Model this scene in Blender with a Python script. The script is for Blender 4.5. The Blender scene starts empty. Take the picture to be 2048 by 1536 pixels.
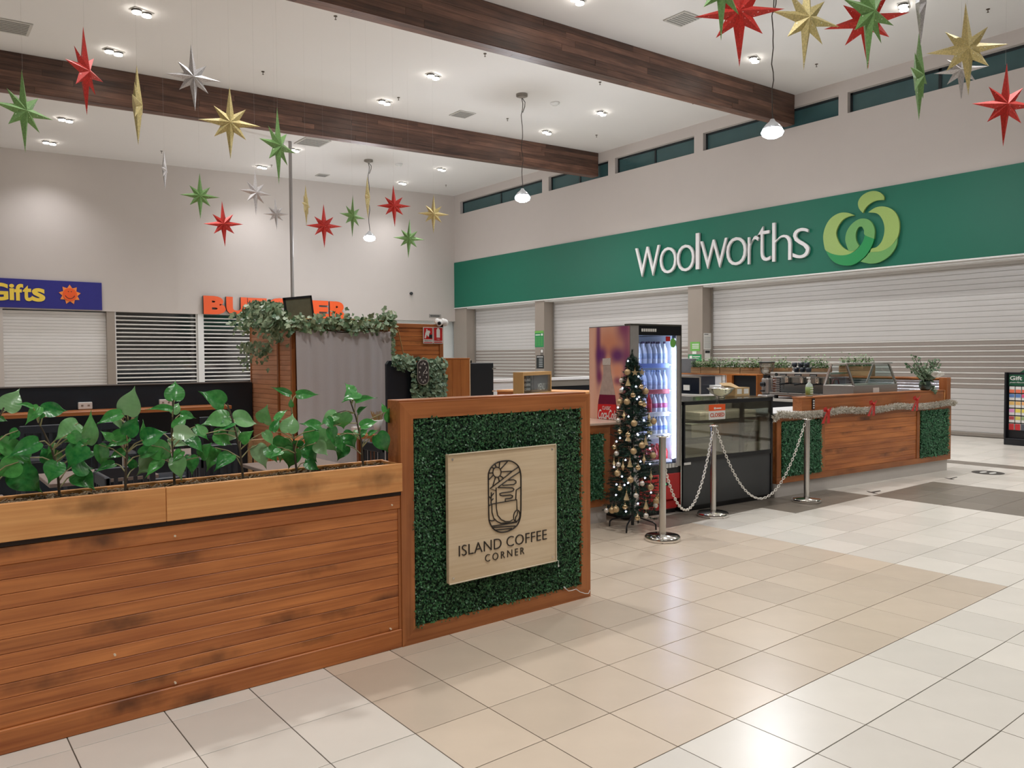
import bpy, bmesh, math, random
from mathutils import Vector, Matrix, Euler
random.seed(7)
PI = math.pi
scene = bpy.context.scene
col = scene.collection

# ------------------------------------------------------------------ camera
FPX, YAW, PIT, ROL, CH = 1557.35, 0.90012, 0.033492, -0.0065136, 1.64355
fw = Vector((math.cos(YAW)*math.cos(PIT), math.sin(YAW)*math.cos(PIT), -math.sin(PIT)))
_r = fw.cross(Vector((0, 0, 1))).normalized(); _u = _r.cross(fw)
RT = _r*math.cos(ROL) + _u*math.sin(ROL)
UP = -_r*math.sin(ROL) + _u*math.cos(ROL)
CAM = Vector((0, 0, CH))
cd = bpy.data.cameras.new('camera'); cam = bpy.data.objects.new('camera', cd); col.objects.link(cam)
cd.sensor_width = 36.0; cd.lens = FPX/2048*36.0; cd.clip_end = 200
m3 = Matrix((RT, UP, -fw)).transposed()
cam.matrix_world = Matrix.Translation(CAM) @ m3.to_4x4()
scene.camera = cam

def ray(x, y): return fw + RT*((x-1024)/FPX) + UP*((768-y)/FPX)
def onz(x, y, z=0.0): d = ray(x, y); return CAM + d*((z-CH)/d.z)
def onx(x, y, X): d = ray(x, y); return CAM + d*(X/d.x)
def ony(x, y, Y): d = ray(x, y); return CAM + d*(Y/d.y)
CZ0, CSL = 7.147, 0.0345                       # ceiling height: CZ0 + CSL*X (it rises towards the clerestory)
def ceil_z(X): return CZ0 + CSL*X
def onceil(x, y): d = ray(x, y); return CAM + d*((CZ0-CH)/(d.z-CSL*d.x))
# the bar of the kiosk stands turned by about five degrees: its own frame (s along the front, n into the kiosk)
KO = Vector((7.974, 5.158, 0)); KA = math.radians(-5.08)
KS = Vector((math.cos(KA), math.sin(KA), 0)); KN = Vector((-math.sin(KA), math.cos(KA), 0))
def kw(s, n, z=0.0): return KO + KS*s + KN*n + Vector((0, 0, z))
def onkn(x, y, n=0.0):
    d = ray(x, y); t = (KO + KN*n - CAM).dot(KN)/d.dot(KN); p = CAM + d*t
    return (p-KO).dot(KS), p.z
def onks(x, y, s=0.0):
    d = ray(x, y); t = (KO + KS*s - CAM).dot(KS)/d.dot(KS); p = CAM + d*t
    return (p-KO).dot(KN), p.z

# ------------------------------------------------------------------ world and exposure
w = bpy.data.worlds.new('night'); scene.world = w; w.use_nodes = True
w.node_tree.nodes['Background'].inputs[0].default_value = (0.010, 0.016, 0.022, 1)
w.node_tree.nodes['Background'].inputs[1].default_value = 1.0
vs = scene.view_settings
vs.view_transform = 'Standard'; vs.look = 'None'; vs.gamma = 1.0; vs.use_curve_mapping = False
vs.exposure = -0.62
DOWN_W, PEND_W = 660.0, 280.0

# ------------------------------------------------------------------ materials
def lin(c):
    return tuple(((v/255)/12.92 if v/255 <= .04045 else (((v/255)+.055)/1.055)**2.4) for v in c)
MATS = {}
def nt(name):
    m = bpy.data.materials.new(name); m.use_nodes = True
    t = m.node_tree; return m, t, t.nodes['Principled BSDF'], t.nodes, t.links
def mat(name, c, rough=.5, metal=0.0, var=.06, scale=30.0, bump=0.0, emit=None, es=0.0, coat=0.0, spec=.5):
    if name in MATS: return MATS[name]
    m, t, b, N, L = nt(name)
    c = lin(c)
    b.inputs['Roughness'].default_value = rough; b.inputs['Metallic'].default_value = metal
    b.inputs['Specular IOR Level'].default_value = spec
    if coat: b.inputs['Coat Weight'].default_value = coat; b.inputs['Coat Roughness'].default_value = .12
    tc = N.new('ShaderNodeTexCoord'); no = N.new('ShaderNodeTexNoise')
    no.inputs['Scale'].default_value = scale; no.inputs['Detail'].default_value = 4
    L.new(tc.outputs['Object'], no.inputs['Vector'])
    mx = N.new('ShaderNodeMix'); mx.data_type = 'RGBA'
    mx.inputs[6].default_value = tuple(v*(1-var) for v in c)+(1,); mx.inputs[7].default_value = tuple(min(1, v*(1+var)) for v in c)+(1,)
    L.new(no.outputs['Fac'], mx.inputs[0]); L.new(mx.outputs[2], b.inputs['Base Color'])
    if bump:
        bp = N.new('ShaderNodeBump'); bp.inputs['Strength'].default_value = bump; bp.inputs['Distance'].default_value = .01
        L.new(no.outputs['Fac'], bp.inputs['Height']); L.new(bp.outputs['Normal'], b.inputs['Normal'])
    if emit:
        b.inputs['Emission Color'].default_value = lin(emit)+(1,); b.inputs['Emission Strength'].default_value = es
    MATS[name] = m; return m
def wood(name, c1, c2, axis=0, knots=.5, rough=.42, rnd=.25, grain=20.0, blot=.5):
    """stained pine: long grain, blotches, dark knots; every board differs through its random value"""
    m, t, b, N, L = nt(name)
    tc = N.new('ShaderNodeTexCoord'); oi = N.new('ShaderNodeObjectInfo')
    ad = N.new('ShaderNodeVectorMath'); ad.operation = 'ADD'
    ml = N.new('ShaderNodeVectorMath'); ml.operation = 'SCALE'; ml.inputs[0].default_value = (37.0, 53.0, 71.0)
    L.new(oi.outputs['Random'], ml.inputs['Scale']); L.new(tc.outputs['Object'], ad.inputs[0]); L.new(ml.outputs[0], ad.inputs[1])
    def mp(sl, sc):
        q = N.new('ShaderNodeMapping'); v = [sc]*3; v[axis] = sl; q.inputs['Scale'].default_value = v
        L.new(ad.outputs[0], q.inputs['Vector']); return q
    g = N.new('ShaderNodeTexNoise'); g.inputs['Scale'].default_value = 1; g.inputs['Detail'].default_value = 6; g.inputs['Distortion'].default_value = .6
    L.new(mp(grain*.06, grain*2.2).outputs[0], g.inputs['Vector'])
    l = N.new('ShaderNodeTexNoise'); l.inputs['Scale'].default_value = 1; l.inputs['Detail'].default_value = 3
    L.new(mp(1.6, 5).outputs[0], l.inputs['Vector'])
    rp = N.new('ShaderNodeValToRGB'); rp.color_ramp.elements[0].position = .36; rp.color_ramp.elements[1].position = .64
    rp.color_ramp.elements[0].color = lin(c2)+(1,); rp.color_ramp.elements[1].color = lin(c1)+(1,)
    sm = N.new('ShaderNodeMath'); sm.operation = 'MULTIPLY_ADD'; sm.inputs[1].default_value = .55
    L.new(g.outputs['Fac'], sm.inputs[0])
    s2 = N.new('ShaderNodeMath'); s2.operation = 'MULTIPLY'; s2.inputs[1].default_value = .45 if blot else 0
    L.new(l.outputs['Fac'], s2.inputs[0]); L.new(s2.outputs[0], sm.inputs[2]); L.new(sm.outputs[0], rp.inputs[0])
    outc = rp.outputs[0]
    if knots:
        v = N.new('ShaderNodeTexVoronoi'); v.inputs['Scale'].default_value = 1; v.inputs['Randomness'].default_value = 1
        wn = N.new('ShaderNodeTexNoise'); wn.inputs['Scale'].default_value = 14; L.new(ad.outputs[0], wn.inputs['Vector'])
        wa = N.new('ShaderNodeVectorMath'); wa.operation = 'MULTIPLY_ADD'; wa.inputs[1].default_value = (.34, .34, .34)
        mk = mp(1.9, 5.5)
        L.new(wn.outputs['Color'], wa.inputs[0]); L.new(mk.outputs[0], wa.inputs[2]); L.new(wa.outputs[0], v.inputs['Vector'])
        kr = N.new('ShaderNodeValToRGB'); kr.color_ramp.elements[0].position = .03; kr.color_ramp.elements[0].color = (knots,)*3+(1,)
        kr.color_ramp.elements[1].position = .34; kr.color_ramp.elements[1].color = (0, 0, 0, 1)
        L.new(v.outputs['Distance'], kr.inputs[0])
        mx = N.new('ShaderNodeMix'); mx.data_type = 'RGBA'; mx.inputs[7].default_value = tuple(v_*.22 for v_ in lin(c2))+(1,)
        L.new(kr.outputs[0], mx.inputs[0]); L.new(outc, mx.inputs[6]); outc = mx.outputs[2]
    hs = N.new('ShaderNodeHueSaturation')
    mr = N.new('ShaderNodeMapRange'); mr.inputs[3].default_value = 1-rnd; mr.inputs[4].default_value = 1+rnd*.8
    L.new(oi.outputs['Random'], mr.inputs[0]); L.new(mr.outputs[0], hs.inputs['Value']); L.new(outc, hs.inputs['Color'])
    L.new(hs.outputs[0], b.inputs['Base Color']); b.inputs['Roughness'].default_value = rough
    bp = N.new('ShaderNodeBump'); bp.inputs['Strength'].default_value = .08; bp.inputs['Distance'].default_value = .004
    L.new(g.outputs['Fac'], bp.inputs['Height']); L.new(bp.outputs[0], b.inputs['Normal'])
    MATS[name] = m; return m
def glass(name, tint=(235, 242, 242), refl=.10, rough=.02, edge=.75):
    m = bpy.data.materials.new(name); m.use_nodes = True; t = m.node_tree; N = t.nodes; L = t.links
    N.remove(N['Principled BSDF']); o = N['Material Output']
    tr = N.new('ShaderNodeBsdfTransparent'); tr.inputs[0].default_value = lin(tint)+(1,)
    gl = N.new('ShaderNodeBsdfGlossy'); gl.inputs['Roughness'].default_value = rough
    lw = N.new('ShaderNodeLayerWeight'); lw.inputs[0].default_value = .25
    mr = N.new('ShaderNodeMapRange'); mr.inputs[3].default_value = refl; mr.inputs[4].default_value = edge
    L.new(lw.outputs['Fresnel'], mr.inputs[0])
    mx = N.new('ShaderNodeMixShader'); L.new(mr.outputs[0], mx.inputs[0]); L.new(tr.outputs[0], mx.inputs[1]); L.new(gl.outputs[0], mx.inputs[2])
    L.new(mx.outputs[0], o.inputs[0]); MATS[name] = m; return m
def emis(name, c, s):
    m = bpy.data.materials.new(name); m.use_nodes = True; b = m.node_tree.nodes['Principled BSDF']
    b.inputs['Base Color'].default_value = lin(c)+(1,); b.inputs['Emission Color'].default_value = lin(c)+(1,); b.inputs['Emission Strength'].default_value = s
    MATS[name] = m; return m
def glitter(name, c, metal=.35, rough=.35):
    m, t, b, N, L = nt(name); c = lin(c)
    tc = N.new('ShaderNodeTexCoord'); v = N.new('ShaderNodeTexVoronoi'); v.inputs['Scale'].default_value = 95
    L.new(tc.outputs['Object'], v.inputs['Vector'])
    rp = N.new('ShaderNodeValToRGB'); e = rp.color_ramp.elements
    e[0].position = .0; e[0].color = tuple(x*.75 for x in c)+(1,); e[1].position = .9; e[1].color = tuple(min(1, x*1.15) for x in c)+(1,)
    k = rp.color_ramp.elements.new(.965); k.color = tuple(min(1, x*1.6+.5) for x in c)+(1,)  # brightest stop paints a sparkle into a few flakes
    L.new(v.outputs['Color'], rp.inputs[0]); L.new(rp.outputs[0], b.inputs['Base Color'])
    b.inputs['Metallic'].default_value = metal; b.inputs['Roughness'].default_value = rough
    bp = N.new('ShaderNodeBump'); bp.inputs['Strength'].default_value = .45; bp.inputs['Distance'].default_value = .01
    L.new(v.outputs['Color'], bp.inputs['Height']); L.new(bp.outputs[0], b.inputs['Normal'])
    MATS[name] = m; return m
def leafmat(name, c1, c2, rough=.35, scale=9.0, vein=False):
    m, t, b, N, L = nt(name)
    tc = N.new('ShaderNodeTexCoord'); oi = N.new('ShaderNodeObjectInfo'); g = N.new('ShaderNodeNewGeometry')
    no = N.new('ShaderNodeTexNoise'); no.inputs['Scale'].default_value = scale; L.new(tc.outputs['Object'], no.inputs['Vector'])
    a = N.new('ShaderNodeMath'); a.operation = 'ADD'; a.use_clamp = True
    b2 = N.new('ShaderNodeMath'); b2.operation = 'MULTIPLY_ADD'; b2.inputs[1].default_value = .8; b2.inputs[2].default_value = -.4
    L.new(g.outputs['Random Per Island'] if not vein else oi.outputs['Random'], b2.inputs[0]); L.new(no.outputs['Fac'], a.inputs[0]); L.new(b2.outputs[0], a.inputs[1])
    mx = N.new('ShaderNodeMix'); mx.data_type = 'RGBA'; mx.inputs[6].default_value = lin(c2)+(1,); mx.inputs[7].default_value = lin(c1)+(1,)
    L.new(a.outputs[0], mx.inputs[0]); L.new(mx.outputs[2], b.inputs['Base Color'])
    b.inputs['Roughness'].default_value = rough
    if vein:
        fc = N.new('ShaderNodeMapRange'); fc.inputs[1].default_value = .72; fc.inputs[2].default_value = .98; fc.inputs[3].default_value = 0; fc.inputs[4].default_value = .75
        L.new(oi.outputs['Random'], fc.inputs[0]); m2 = N.new('ShaderNodeMix'); m2.data_type = 'RGBA'; m2.inputs[7].default_value = lin((150, 176, 140))+(1,)
        L.new(fc.outputs[0], m2.inputs[0]); L.new(mx.outputs[2], m2.inputs[6]); L.new(m2.outputs[2], b.inputs['Base Color'])
        wv = N.new('ShaderNodeTexWave'); wv.inputs['Scale'].default_value = 2.6; wv.inputs['Distortion'].default_value = 1.5; wv.wave_type = 'BANDS'; wv.bands_direction = 'X'
        L.new(tc.outputs['Object'], wv.inputs['Vector'])
        bp = N.new('ShaderNodeBump'); bp.inputs['Strength'].default_value = .03; bp.inputs['Distance'].default_value = .02
        L.new(wv.outputs['Fac'], bp.inputs['Height']); L.new(bp.outputs[0], b.inputs['Normal'])
    MATS[name] = m; return m

wallm = mat('wall_paint', (196, 188, 182), .75, var=.02, scale=3)
ceilm = mat('ceiling_paint', (224, 222, 220), .85, var=.01, scale=2)
W_PINE = wood('pine_stained', (208, 130, 70), (156, 86, 42), 0, .85, rnd=.1)
W_PINEY = wood('pine_stained_deep', (198, 128, 72), (142, 82, 42), 1, .62)
W_FRAME = wood('frame_wood', (180, 112, 62), (146, 84, 42), 0, .45, rnd=.08)
W_FRAMEZ = wood('frame_wood_upright', (180, 112, 62), (146, 84, 42), 2, .45, rnd=.08)
W_LIGHT = wood('planter_pine', (236, 174, 110), (208, 140, 80), 0, .7, rnd=.06)
W_TOWER_LIT = wood('tower_pine_lit', (232, 172, 134), (208, 142, 104), 1, .3, rnd=.1)  # raised tone: the bright light on the booth side is in the colour
W_BEAM = wood('beam_timber', (122, 88, 72), (72, 50, 42), 0, 0, rough=.5, rnd=.45, grain=14)
W_OAK = wood('oak_veneer', (186, 116, 56), (160, 92, 40), 2, 0, rnd=.08)
W_PLY = wood('birch_ply', (222, 202, 172), (208, 184, 150), 0, 0, rough=.5, rnd=.03, grain=30)
W_BOX = wood('planter_box_wood', (176, 140, 100), (140, 104, 70), 1, .2, rnd=.2)
BLACK = mat('black_panel', (17, 22, 29), .45, var=.1)
NAVY = mat('dark_chair', (34, 42, 52), .4, var=.08)
STEEL = mat('brushed_steel', (200, 198, 194), .22, 1.0, var=.03)
CHROME = mat('chrome', (225, 222, 218), .1, 1.0, var=.02)
WHITE = mat('white_plastic', (226, 226, 224), .4, var=.02)
GREYM = mat('grey_aluminium', (150, 144, 136), .45, .25, var=.04)
SLAT = mat('shutter_slat', (206, 204, 202), .45, .15, var=.03, scale=6)
SLATD = mat('shutter_slat_perforated', (158, 149, 142), .5, .1, var=.05)
SLATB = mat('shutter_rod', (222, 220, 216), .35, .2, var=.03)
GREEN = mat('fascia_green', (2, 102, 80), .5, var=.03, scale=4)
DARKG = mat('dark_grey', (60, 62, 64), .35, var=.05)
RED = mat('red_plastic', (196, 34, 34), .4)
ORANGE = mat('orange_paint', (236, 92, 36), .45, var=.03)
GLASS = glass('clear_glass')
HEDGE = leafmat('hedge_leaf', (72, 128, 78), (14, 58, 38), .4, 40)
HEDGE2 = leafmat('boxwood_leaf', (92, 156, 112), (6, 62, 38), .4, 40)
LEAF = leafmat('plant_leaf', (92, 170, 84), (30, 110, 50), .24, 5, True)
IVY = leafmat('ivy_leaf', (170, 184, 148), (58, 102, 66), .4, 20)
HERB = leafmat('herb_leaf', (140, 172, 110), (56, 104, 58), .5, 20)
STEM = mat('plant_stem', (70, 60, 46), .7)

# ------------------------------------------------------------------ geometry helpers
class MB:
    def __init__(s): s.v = []; s.f = []; s.m = []; s.sm = []
    def add(s, vs_, fs, mi=0, smooth=False):
        o = len(s.v); s.v += [tuple(v) for v in vs_]
        for f in fs: s.f.append(tuple(i+o for i in f)); s.m.append(mi); s.sm.append(smooth)
    def box(s, a, b, mi=0, bev=0.0):
        x0, y0, z0 = [min(p, q) for p, q in zip(a, b)]; x1, y1, z1 = [max(p, q) for p, q in zip(a, b)]
        if bev <= 0:
            v = [(x0,y0,z0),(x1,y0,z0),(x1,y1,z0),(x0,y1,z0),(x0,y0,z1),(x1,y0,z1),(x1,y1,z1),(x0,y1,z1)]
            s.add(v, [(0,3,2,1),(4,5,6,7),(0,1,5,4),(1,2,6,5),(2,3,7,6),(3,0,4,7)], mi); return
        bv = min(bev, (x1-x0)*.45, (y1-y0)*.45, (z1-z0)*.45); v = []; idx = {}
        X = (x0, x1); Y = (y0, y1); Z = (z0, z1); sg = (1, -1)
        for i in (0, 1):
            for j in (0, 1):
                for k in (0, 1):
                    for a_ in range(3):
                        p = [X[i], Y[j], Z[k]]
                        for q, e in enumerate((i, j, k)):
                            if q != a_: p[q] += sg[e]*bv
                        idx[(i, j, k, a_)] = len(v); v.append(tuple(p))
        f = []
        def q(*c): f.append(tuple(idx[x] for x in c))
        for e in (0, 1):
            a_ = [(e,0,0,0),(e,1,0,0),(e,1,1,0),(e,0,1,0)]; q(*(a_ if e else a_[::-1]))
            a_ = [(0,e,0,1),(1,e,0,1),(1,e,1,1),(0,e,1,1)]; q(*(a_ if not e else a_[::-1]))
            a_ = [(0,0,e,2),(1,0,e,2),(1,1,e,2),(0,1,e,2)]; q(*(a_ if e else a_[::-1]))
        for i in (0, 1):
            for j in (0, 1):
                q((i,j,0,0),(i,j,1,0),(i,j,1,1),(i,j,0,1)); q((i,0,j,0),(i,1,j,0),(i,1,j,2),(i,0,j,2)); q((0,i,j,1),(1,i,j,1),(1,i,j,2),(0,i,j,2))
                for k in (0, 1): q((i,j,k,0),(i,j,k,1),(i,j,k,2))
        s.add(v, f, mi)
    def tube(s, pts, r, seg=8, mi=0, cap=True, closed=False):
        pts = [Vector(p) for p in pts]; n = len(pts); rs = r if isinstance(r, (list, tuple)) else [r]*n
        vs_ = []; pn = None
        for i, p in enumerate(pts):
            if closed: d = pts[(i+1) % n]-pts[i-1]
            else: d = pts[min(i+1, n-1)]-pts[max(i-1, 0)]
            if d.length < 1e-9: d = Vector((0, 0, 1))
            d.normalize()
            if pn is None: pn = d.orthogonal().normalized()
            else:
                pn = pn-d*pn.dot(d)
                pn = pn.normalized() if pn.length > 1e-6 else d.orthogonal().normalized()
            bn = d.cross(pn)
            for k in range(seg):
                a = 2*PI*k/seg; vs_.append(p+(pn*math.cos(a)+bn*math.sin(a))*rs[i])
        f = []
        for i in range(n if closed else n-1):
            j = (i+1) % n
            for k in range(seg): f.append((i*seg+k, i*seg+(k+1) % seg, j*seg+(k+1) % seg, j*seg+k))
        s.add(vs_, f, mi, True)
        if cap and not closed:
            s.add(vs_[:seg], [tuple(range(seg))[::-1]], mi); s.add(vs_[-seg:], [tuple(range(seg))], mi)
    def cyl(s, p0, p1, r, seg=16, mi=0, r2=None): s.tube([p0, p1], [r, r if r2 is None else r2], seg, mi)
    def lathe(s, prof, seg=20, mi=0, c=(0, 0, 0), smooth=True, sx=1, sy=1):
        vs_ = []; f = []
        for (r, z) in prof:
            for k in range(seg):
                a = 2*PI*k/seg; vs_.append((c[0]+r*math.cos(a)*sx, c[1]+r*math.sin(a)*sy, c[2]+z))
        for i in range(len(prof)-1):
            for k in range(seg): f.append((i*seg+k, i*seg+(k+1) % seg, (i+1)*seg+(k+1) % seg, (i+1)*seg+k))
        if prof[0][0] > 1e-5: f.append(tuple(range(seg))[::-1])
        if prof[-1][0] > 1e-5: f.append(tuple(range((len(prof)-1)*seg, len(prof)*seg)))
        s.add(vs_, f, mi, smooth)
    def sph(s, c, r, seg=12, mi=0, sz=1.0):
        n = max(4, seg//2)
        s.lathe([(max(1e-6, r*math.sin(PI*i/n)), -r*sz*math.cos(PI*i/n)) for i in range(n+1)], seg, mi, c)
    def prism(s, poly, depth, fn, mi=0):
        """poly: 2-D outline; fn(u, v, w) gives the 3-D point, w runs 0..depth"""
        n = len(poly); a = [fn(u, v, 0) for u, v in poly]; b = [fn(u, v, depth) for u, v in poly]
        s.add(a+b, [tuple(range(n)), tuple(range(2*n-1, n-1, -1))]+[(i, i+n, (i+1) % n+n, (i+1) % n) for i in range(n)], mi)
    def mesh(s, name, mats):
        me = bpy.data.meshes.new(name); me.from_pydata(s.v, [], s.f); me.update()
        for m in (mats if isinstance(mats, (list, tuple)) else [mats]): me.materials.append(m)
        for p, mi, sm in zip(me.polygons, s.m, s.sm): p.material_index = mi; p.use_smooth = sm
        return me
def fixn(me):
    bm = bmesh.new(); bm.from_mesh(me); bmesh.ops.recalc_face_normals(bm, faces=bm.faces); bm.to_mesh(me); bm.free(); return me
def link(name, me, parent=None, loc=(0, 0, 0), rot=(0, 0, 0), scale=(1, 1, 1)):
    o = bpy.data.objects.new(name, me); col.objects.link(o); o.location = loc; o.rotation_euler = rot; o.scale = scale
    if parent: o.parent = parent
    return o
def put(name, mb, mats, parent=None, loc=(0, 0, 0), rot=(0, 0, 0), fix=False):
    me = mb.mesh(name, mats)
    if fix: fixn(me)
    return link(name, me, parent, loc, rot)
def tag(o, label, cat, group=None):
    o['label'] = label; o['category'] = cat
    if group: o['group'] = group
    return o
def struct(o): o['kind'] = 'structure'; return o
def stuff(o): o['kind'] = 'stuff'; return o
def thing(name, label, cat, loc=(0, 0, 0), rotz=0.0, group=None):
    o = bpy.data.objects.new(name, None); col.objects.link(o); o.empty_display_size = .1
    o.location = loc; o.rotation_euler = (0, 0, rotz); return tag(o, label, cat, group)
def kthing(name, label, cat, s, n, z=0.0, rot=0.0, group=None): return thing(name, label, cat, kw(s, n, z), KA+rot, group)
last_copy = [None]
def copy_tree(root, loc, rotz=None, label=None, group=None):
    r = root.copy(); last_copy[0] = r; col.objects.link(r); r.location = loc
    if rotz is not None: r.rotation_euler = (r.rotation_euler[0], r.rotation_euler[1], rotz)
    if label: r['label'] = label
    if group: r['group'] = group
    for ch in list(root.children):
        c = ch.copy(); col.objects.link(c); c.parent = r
        for g in list(ch.children):
            d = g.copy(); col.objects.link(d); d.parent = c
    return r
def text_mesh(body, size=1.0, extrude=.01, mats=None, shear=0.0, space=1.0, xs=1.0, align='LEFT', bold=0.0):
    cu = bpy.data.curves.new('lettering', 'FONT'); cu.body = body; cu.size = size; cu.extrude = extrude; cu.shear = shear
    cu.space_character = space; cu.align_x = align; cu.offset = bold; cu.resolution_u = 4
    o = bpy.data.objects.new('lettering', cu); col.objects.link(o)
    dg = bpy.context.evaluated_depsgraph_get(); me = bpy.data.meshes.new_from_object(o.evaluated_get(dg))
    bpy.data.objects.remove(o); bpy.data.curves.remove(cu)
    for v in me.vertices: v.co.x *= xs
    me.materials.clear(); me.materials.append(mats); return me
def fit(me, w_, h_=None):
    """scale lettering to a width (and height), lower-left corner at the origin"""
    xs = [v.co.x for v in me.vertices]; ys = [v.co.y for v in me.vertices]
    if not xs: return me
    sx = w_/(max(xs)-min(xs)); sy = sx if h_ is None else h_/(max(ys)-min(ys)); x0 = min(xs); y0 = min(ys)
    for v in me.vertices: v.co.x = (v.co.x-x0)*sx; v.co.y = (v.co.y-y0)*sy
    return me
FACE_Y = (PI/2, 0, 0)            # lettering that faces -Y
FACE_X = (PI/2, 0, -PI/2)        # lettering that faces -X

# ================================================================== THE HALL
XW, YB = 16.6, 24.35
XL, YF = -14.0, -12.0
# ---- floor: grout bed and tiles
TX0, TY0, TS = 2.150, 3.7035, 0.4
T_BEIGE = mat('tile_beige', (206, 191, 173), .27, var=.075, scale=4, spec=.45)
T_WHITE = mat('tile_cream', (222, 217, 208), .27, var=.06, scale=4, spec=.45)
T_GREY = mat('tile_grey_brown', (126, 118, 108), .35, var=.06, scale=90)
def tile_colour(m):
    N = m.node_tree.nodes; L = m.node_tree.links; b = N['Principled BSDF']; src = b.inputs['Base Color'].links[0].from_socket
    oi = N.new('ShaderNodeObjectInfo'); hs = N.new('ShaderNodeHueSaturation'); mr = N.new('ShaderNodeMapRange')
    mr.inputs[3].default_value = .90; mr.inputs[4].default_value = 1.05
    L.new(oi.outputs['Random'], mr.inputs[0]); L.new(mr.outputs[0], hs.inputs['Value']); L.new(src, hs.inputs['Color']); L.new(hs.outputs[0], b.inputs['Base Color'])
for m_ in (T_BEIGE, T_WHITE, T_GREY): tile_colour(m_)
GROUT = mat('grout', (96, 86, 76), .9)
fb = MB(); fb.box((XL, YF, -.2), (20, 28, -.004))
floor = struct(put('floor', fb, GROUT))
def tkind(i, j):
    X = TX0+TS*(i+.5); Y = TY0+TS*(j+.5)
    if 8.95 < X < 10.55 and Y < 4.5035: return 2
    if 7.35 < X < 8.95 and 4.5035 < Y < 5.4: return 2
    if 5.75 < X < 7.35 and 4.9035 < Y < 5.4: return 2
    if 12.55 < X < 12.95: return 2
    if -1 <= i < 10 and j >= -4: return 0
    return 1
def proj(p):
    d = p-CAM; z = d.dot(fw)
    return (1024+FPX*d.dot(RT)/z, 768-FPX*d.dot(UP)/z) if z > .3 else None
cells = []
for i in range(-14, 37):
    for j in range(-16, 51):
        x0 = TX0+TS*i; y0 = TY0+TS*j
        if x0 > 16.6: continue
        q = [proj(Vector((x0+a*TS, y0+b*TS, 0))) for a, b in ((0, 0), (1, 0), (1, 1), (0, 1))]
        ar = 0
        if all(q):
            c = (sum(p[0] for p in q)/4, sum(p[1] for p in q)/4)
            ar = abs(sum(q[k][0]*q[(k+1) % 4][1]-q[(k+1) % 4][0]*q[k][1] for k in range(4)))/2
            if not (-60 < c[0] < 2108 and 0 < c[1] < 1590): ar = 0
        hid = (y0 > 4.0 and x0 < 5.2) or (y0 > 5.3 and x0 < 11.6) or (x0 < 2.1 and y0 > 3.75)
        cells.append((0 if hid else ar, i, j))
cells.sort(reverse=True)
tme = []
for k, m_ in enumerate((T_BEIGE, T_WHITE, T_GREY)):
    tb = MB(); g = .0024; tb.box((g, g, -.004), (TS-g, TS-g, 0), 0, .001); tme.append(tb.mesh('floor_tile', m_))
rest = MB()
for n_, (ar, i, j) in enumerate(cells):
    k = tkind(i, j); x0 = TX0+TS*i; y0 = TY0+TS*j
    if n_ < 300 and ar > 0: link('floor_tile', tme[k], floor, (x0, y0, 0))
    else:
        a = .0022; z = 0.0
        v = [(x0+a, y0+a, z), (x0+TS-a, y0+a, z), (x0+TS-a, y0+TS-a, z), (x0+a, y0+TS-a, z)]
        rest.add(v+[(p[0], p[1], -.004) for p in v], [(0, 1, 2, 3), (0, 4, 5, 1), (1, 5, 6, 2), (2, 6, 7, 3), (3, 7, 4, 0)], k)
o = put('floor_tile_field', rest, [T_BEIGE, T_WHITE, T_GREY], floor); stuff(o)

# ---- ceiling (rises towards the clerestory)
cb = MB()
v = [(XL, YF, ceil_z(XL)), (17.4, YF, ceil_z(17.4)), (17.4, 25.2, ceil_z(17.4)), (XL, 25.2, ceil_z(XL))]
cb.add(v+[(a, b, c+.25) for a, b, c in v], [(0, 1, 2, 3)[::-1], (4, 5, 6, 7), (0, 1, 5, 4), (1, 2, 6, 5), (2, 3, 7, 6), (3, 0, 4, 7)])
struct(put('ceiling', cb, ceilm, fix=True))
# ---- walls out of the picture
b_ = MB(); b_.box((XL-.2, YF, 0), (XL, 25, 6.7)); struct(put('wall_west', b_, wallm))
b_ = MB(); b_.box((XL, YF-.2, 0), (17.4, YF, 7.8)); struct(put('wall_south', b_, wallm))

# ---- wall with the supermarket: band above the fascia, clerestory, header
WZ0, WZ1 = 6.985, 7.44
bays = [(23.95, 19.29), (18.97, 16.31), (16.03, 13.17), (12.88, 9.18), (8.97, 5.2), (4.95, 1.2), (.95, -3.0)]
wr = MB()
wr.box((XW, YF, 3.5), (XW+.5, YB+.2, WZ0)); wr.box((XW, YF, WZ1), (XW+.5, YB+.2, 7.85))
edges = [YB+.2]
for a, b in bays: edges += [a, b]
edges.append(YF)
for k in range(0, len(edges), 2): wr.box((XW, edges[k], WZ0), (XW+.5, edges[k+1], WZ1))
struct(put('wall_right', wr, wallm))
WFR = mat('window_frame_black', (24, 34, 38), .35)
NIGHT = mat('night_glass', (62, 92, 94), .12, var=.2, scale=2)
for k, (a, b) in enumerate(bays):
    root = bpy.data.objects.new('window_%d' % (k+1), None); col.objects.link(root); root.location = (XW+.12, 0, 0); struct(root)
    fr = MB(); t = .05
    fr.box((0, b, WZ0), (.06, a, WZ0+.03)); fr.box((0, b, WZ1-t), (.06, a, WZ1)); fr.box((0, b, WZ0), (.06, b+t, WZ1)); fr.box((0, a-t, WZ0), (.06, a, WZ1))
    mid = (a+b)/2; fr.box((0, mid-.03, WZ0), (.06, mid+.03, WZ1))
    put('window_frame', fr, WFR, root)
    for (p, q) in ((b+t, mid-.03), (mid+.03, a-t)):
        g_ = MB(); g_.box((.02, p, WZ0+.03), (.035, q, WZ1-t)); put('window_pane', g_, NIGHT, root)

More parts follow.
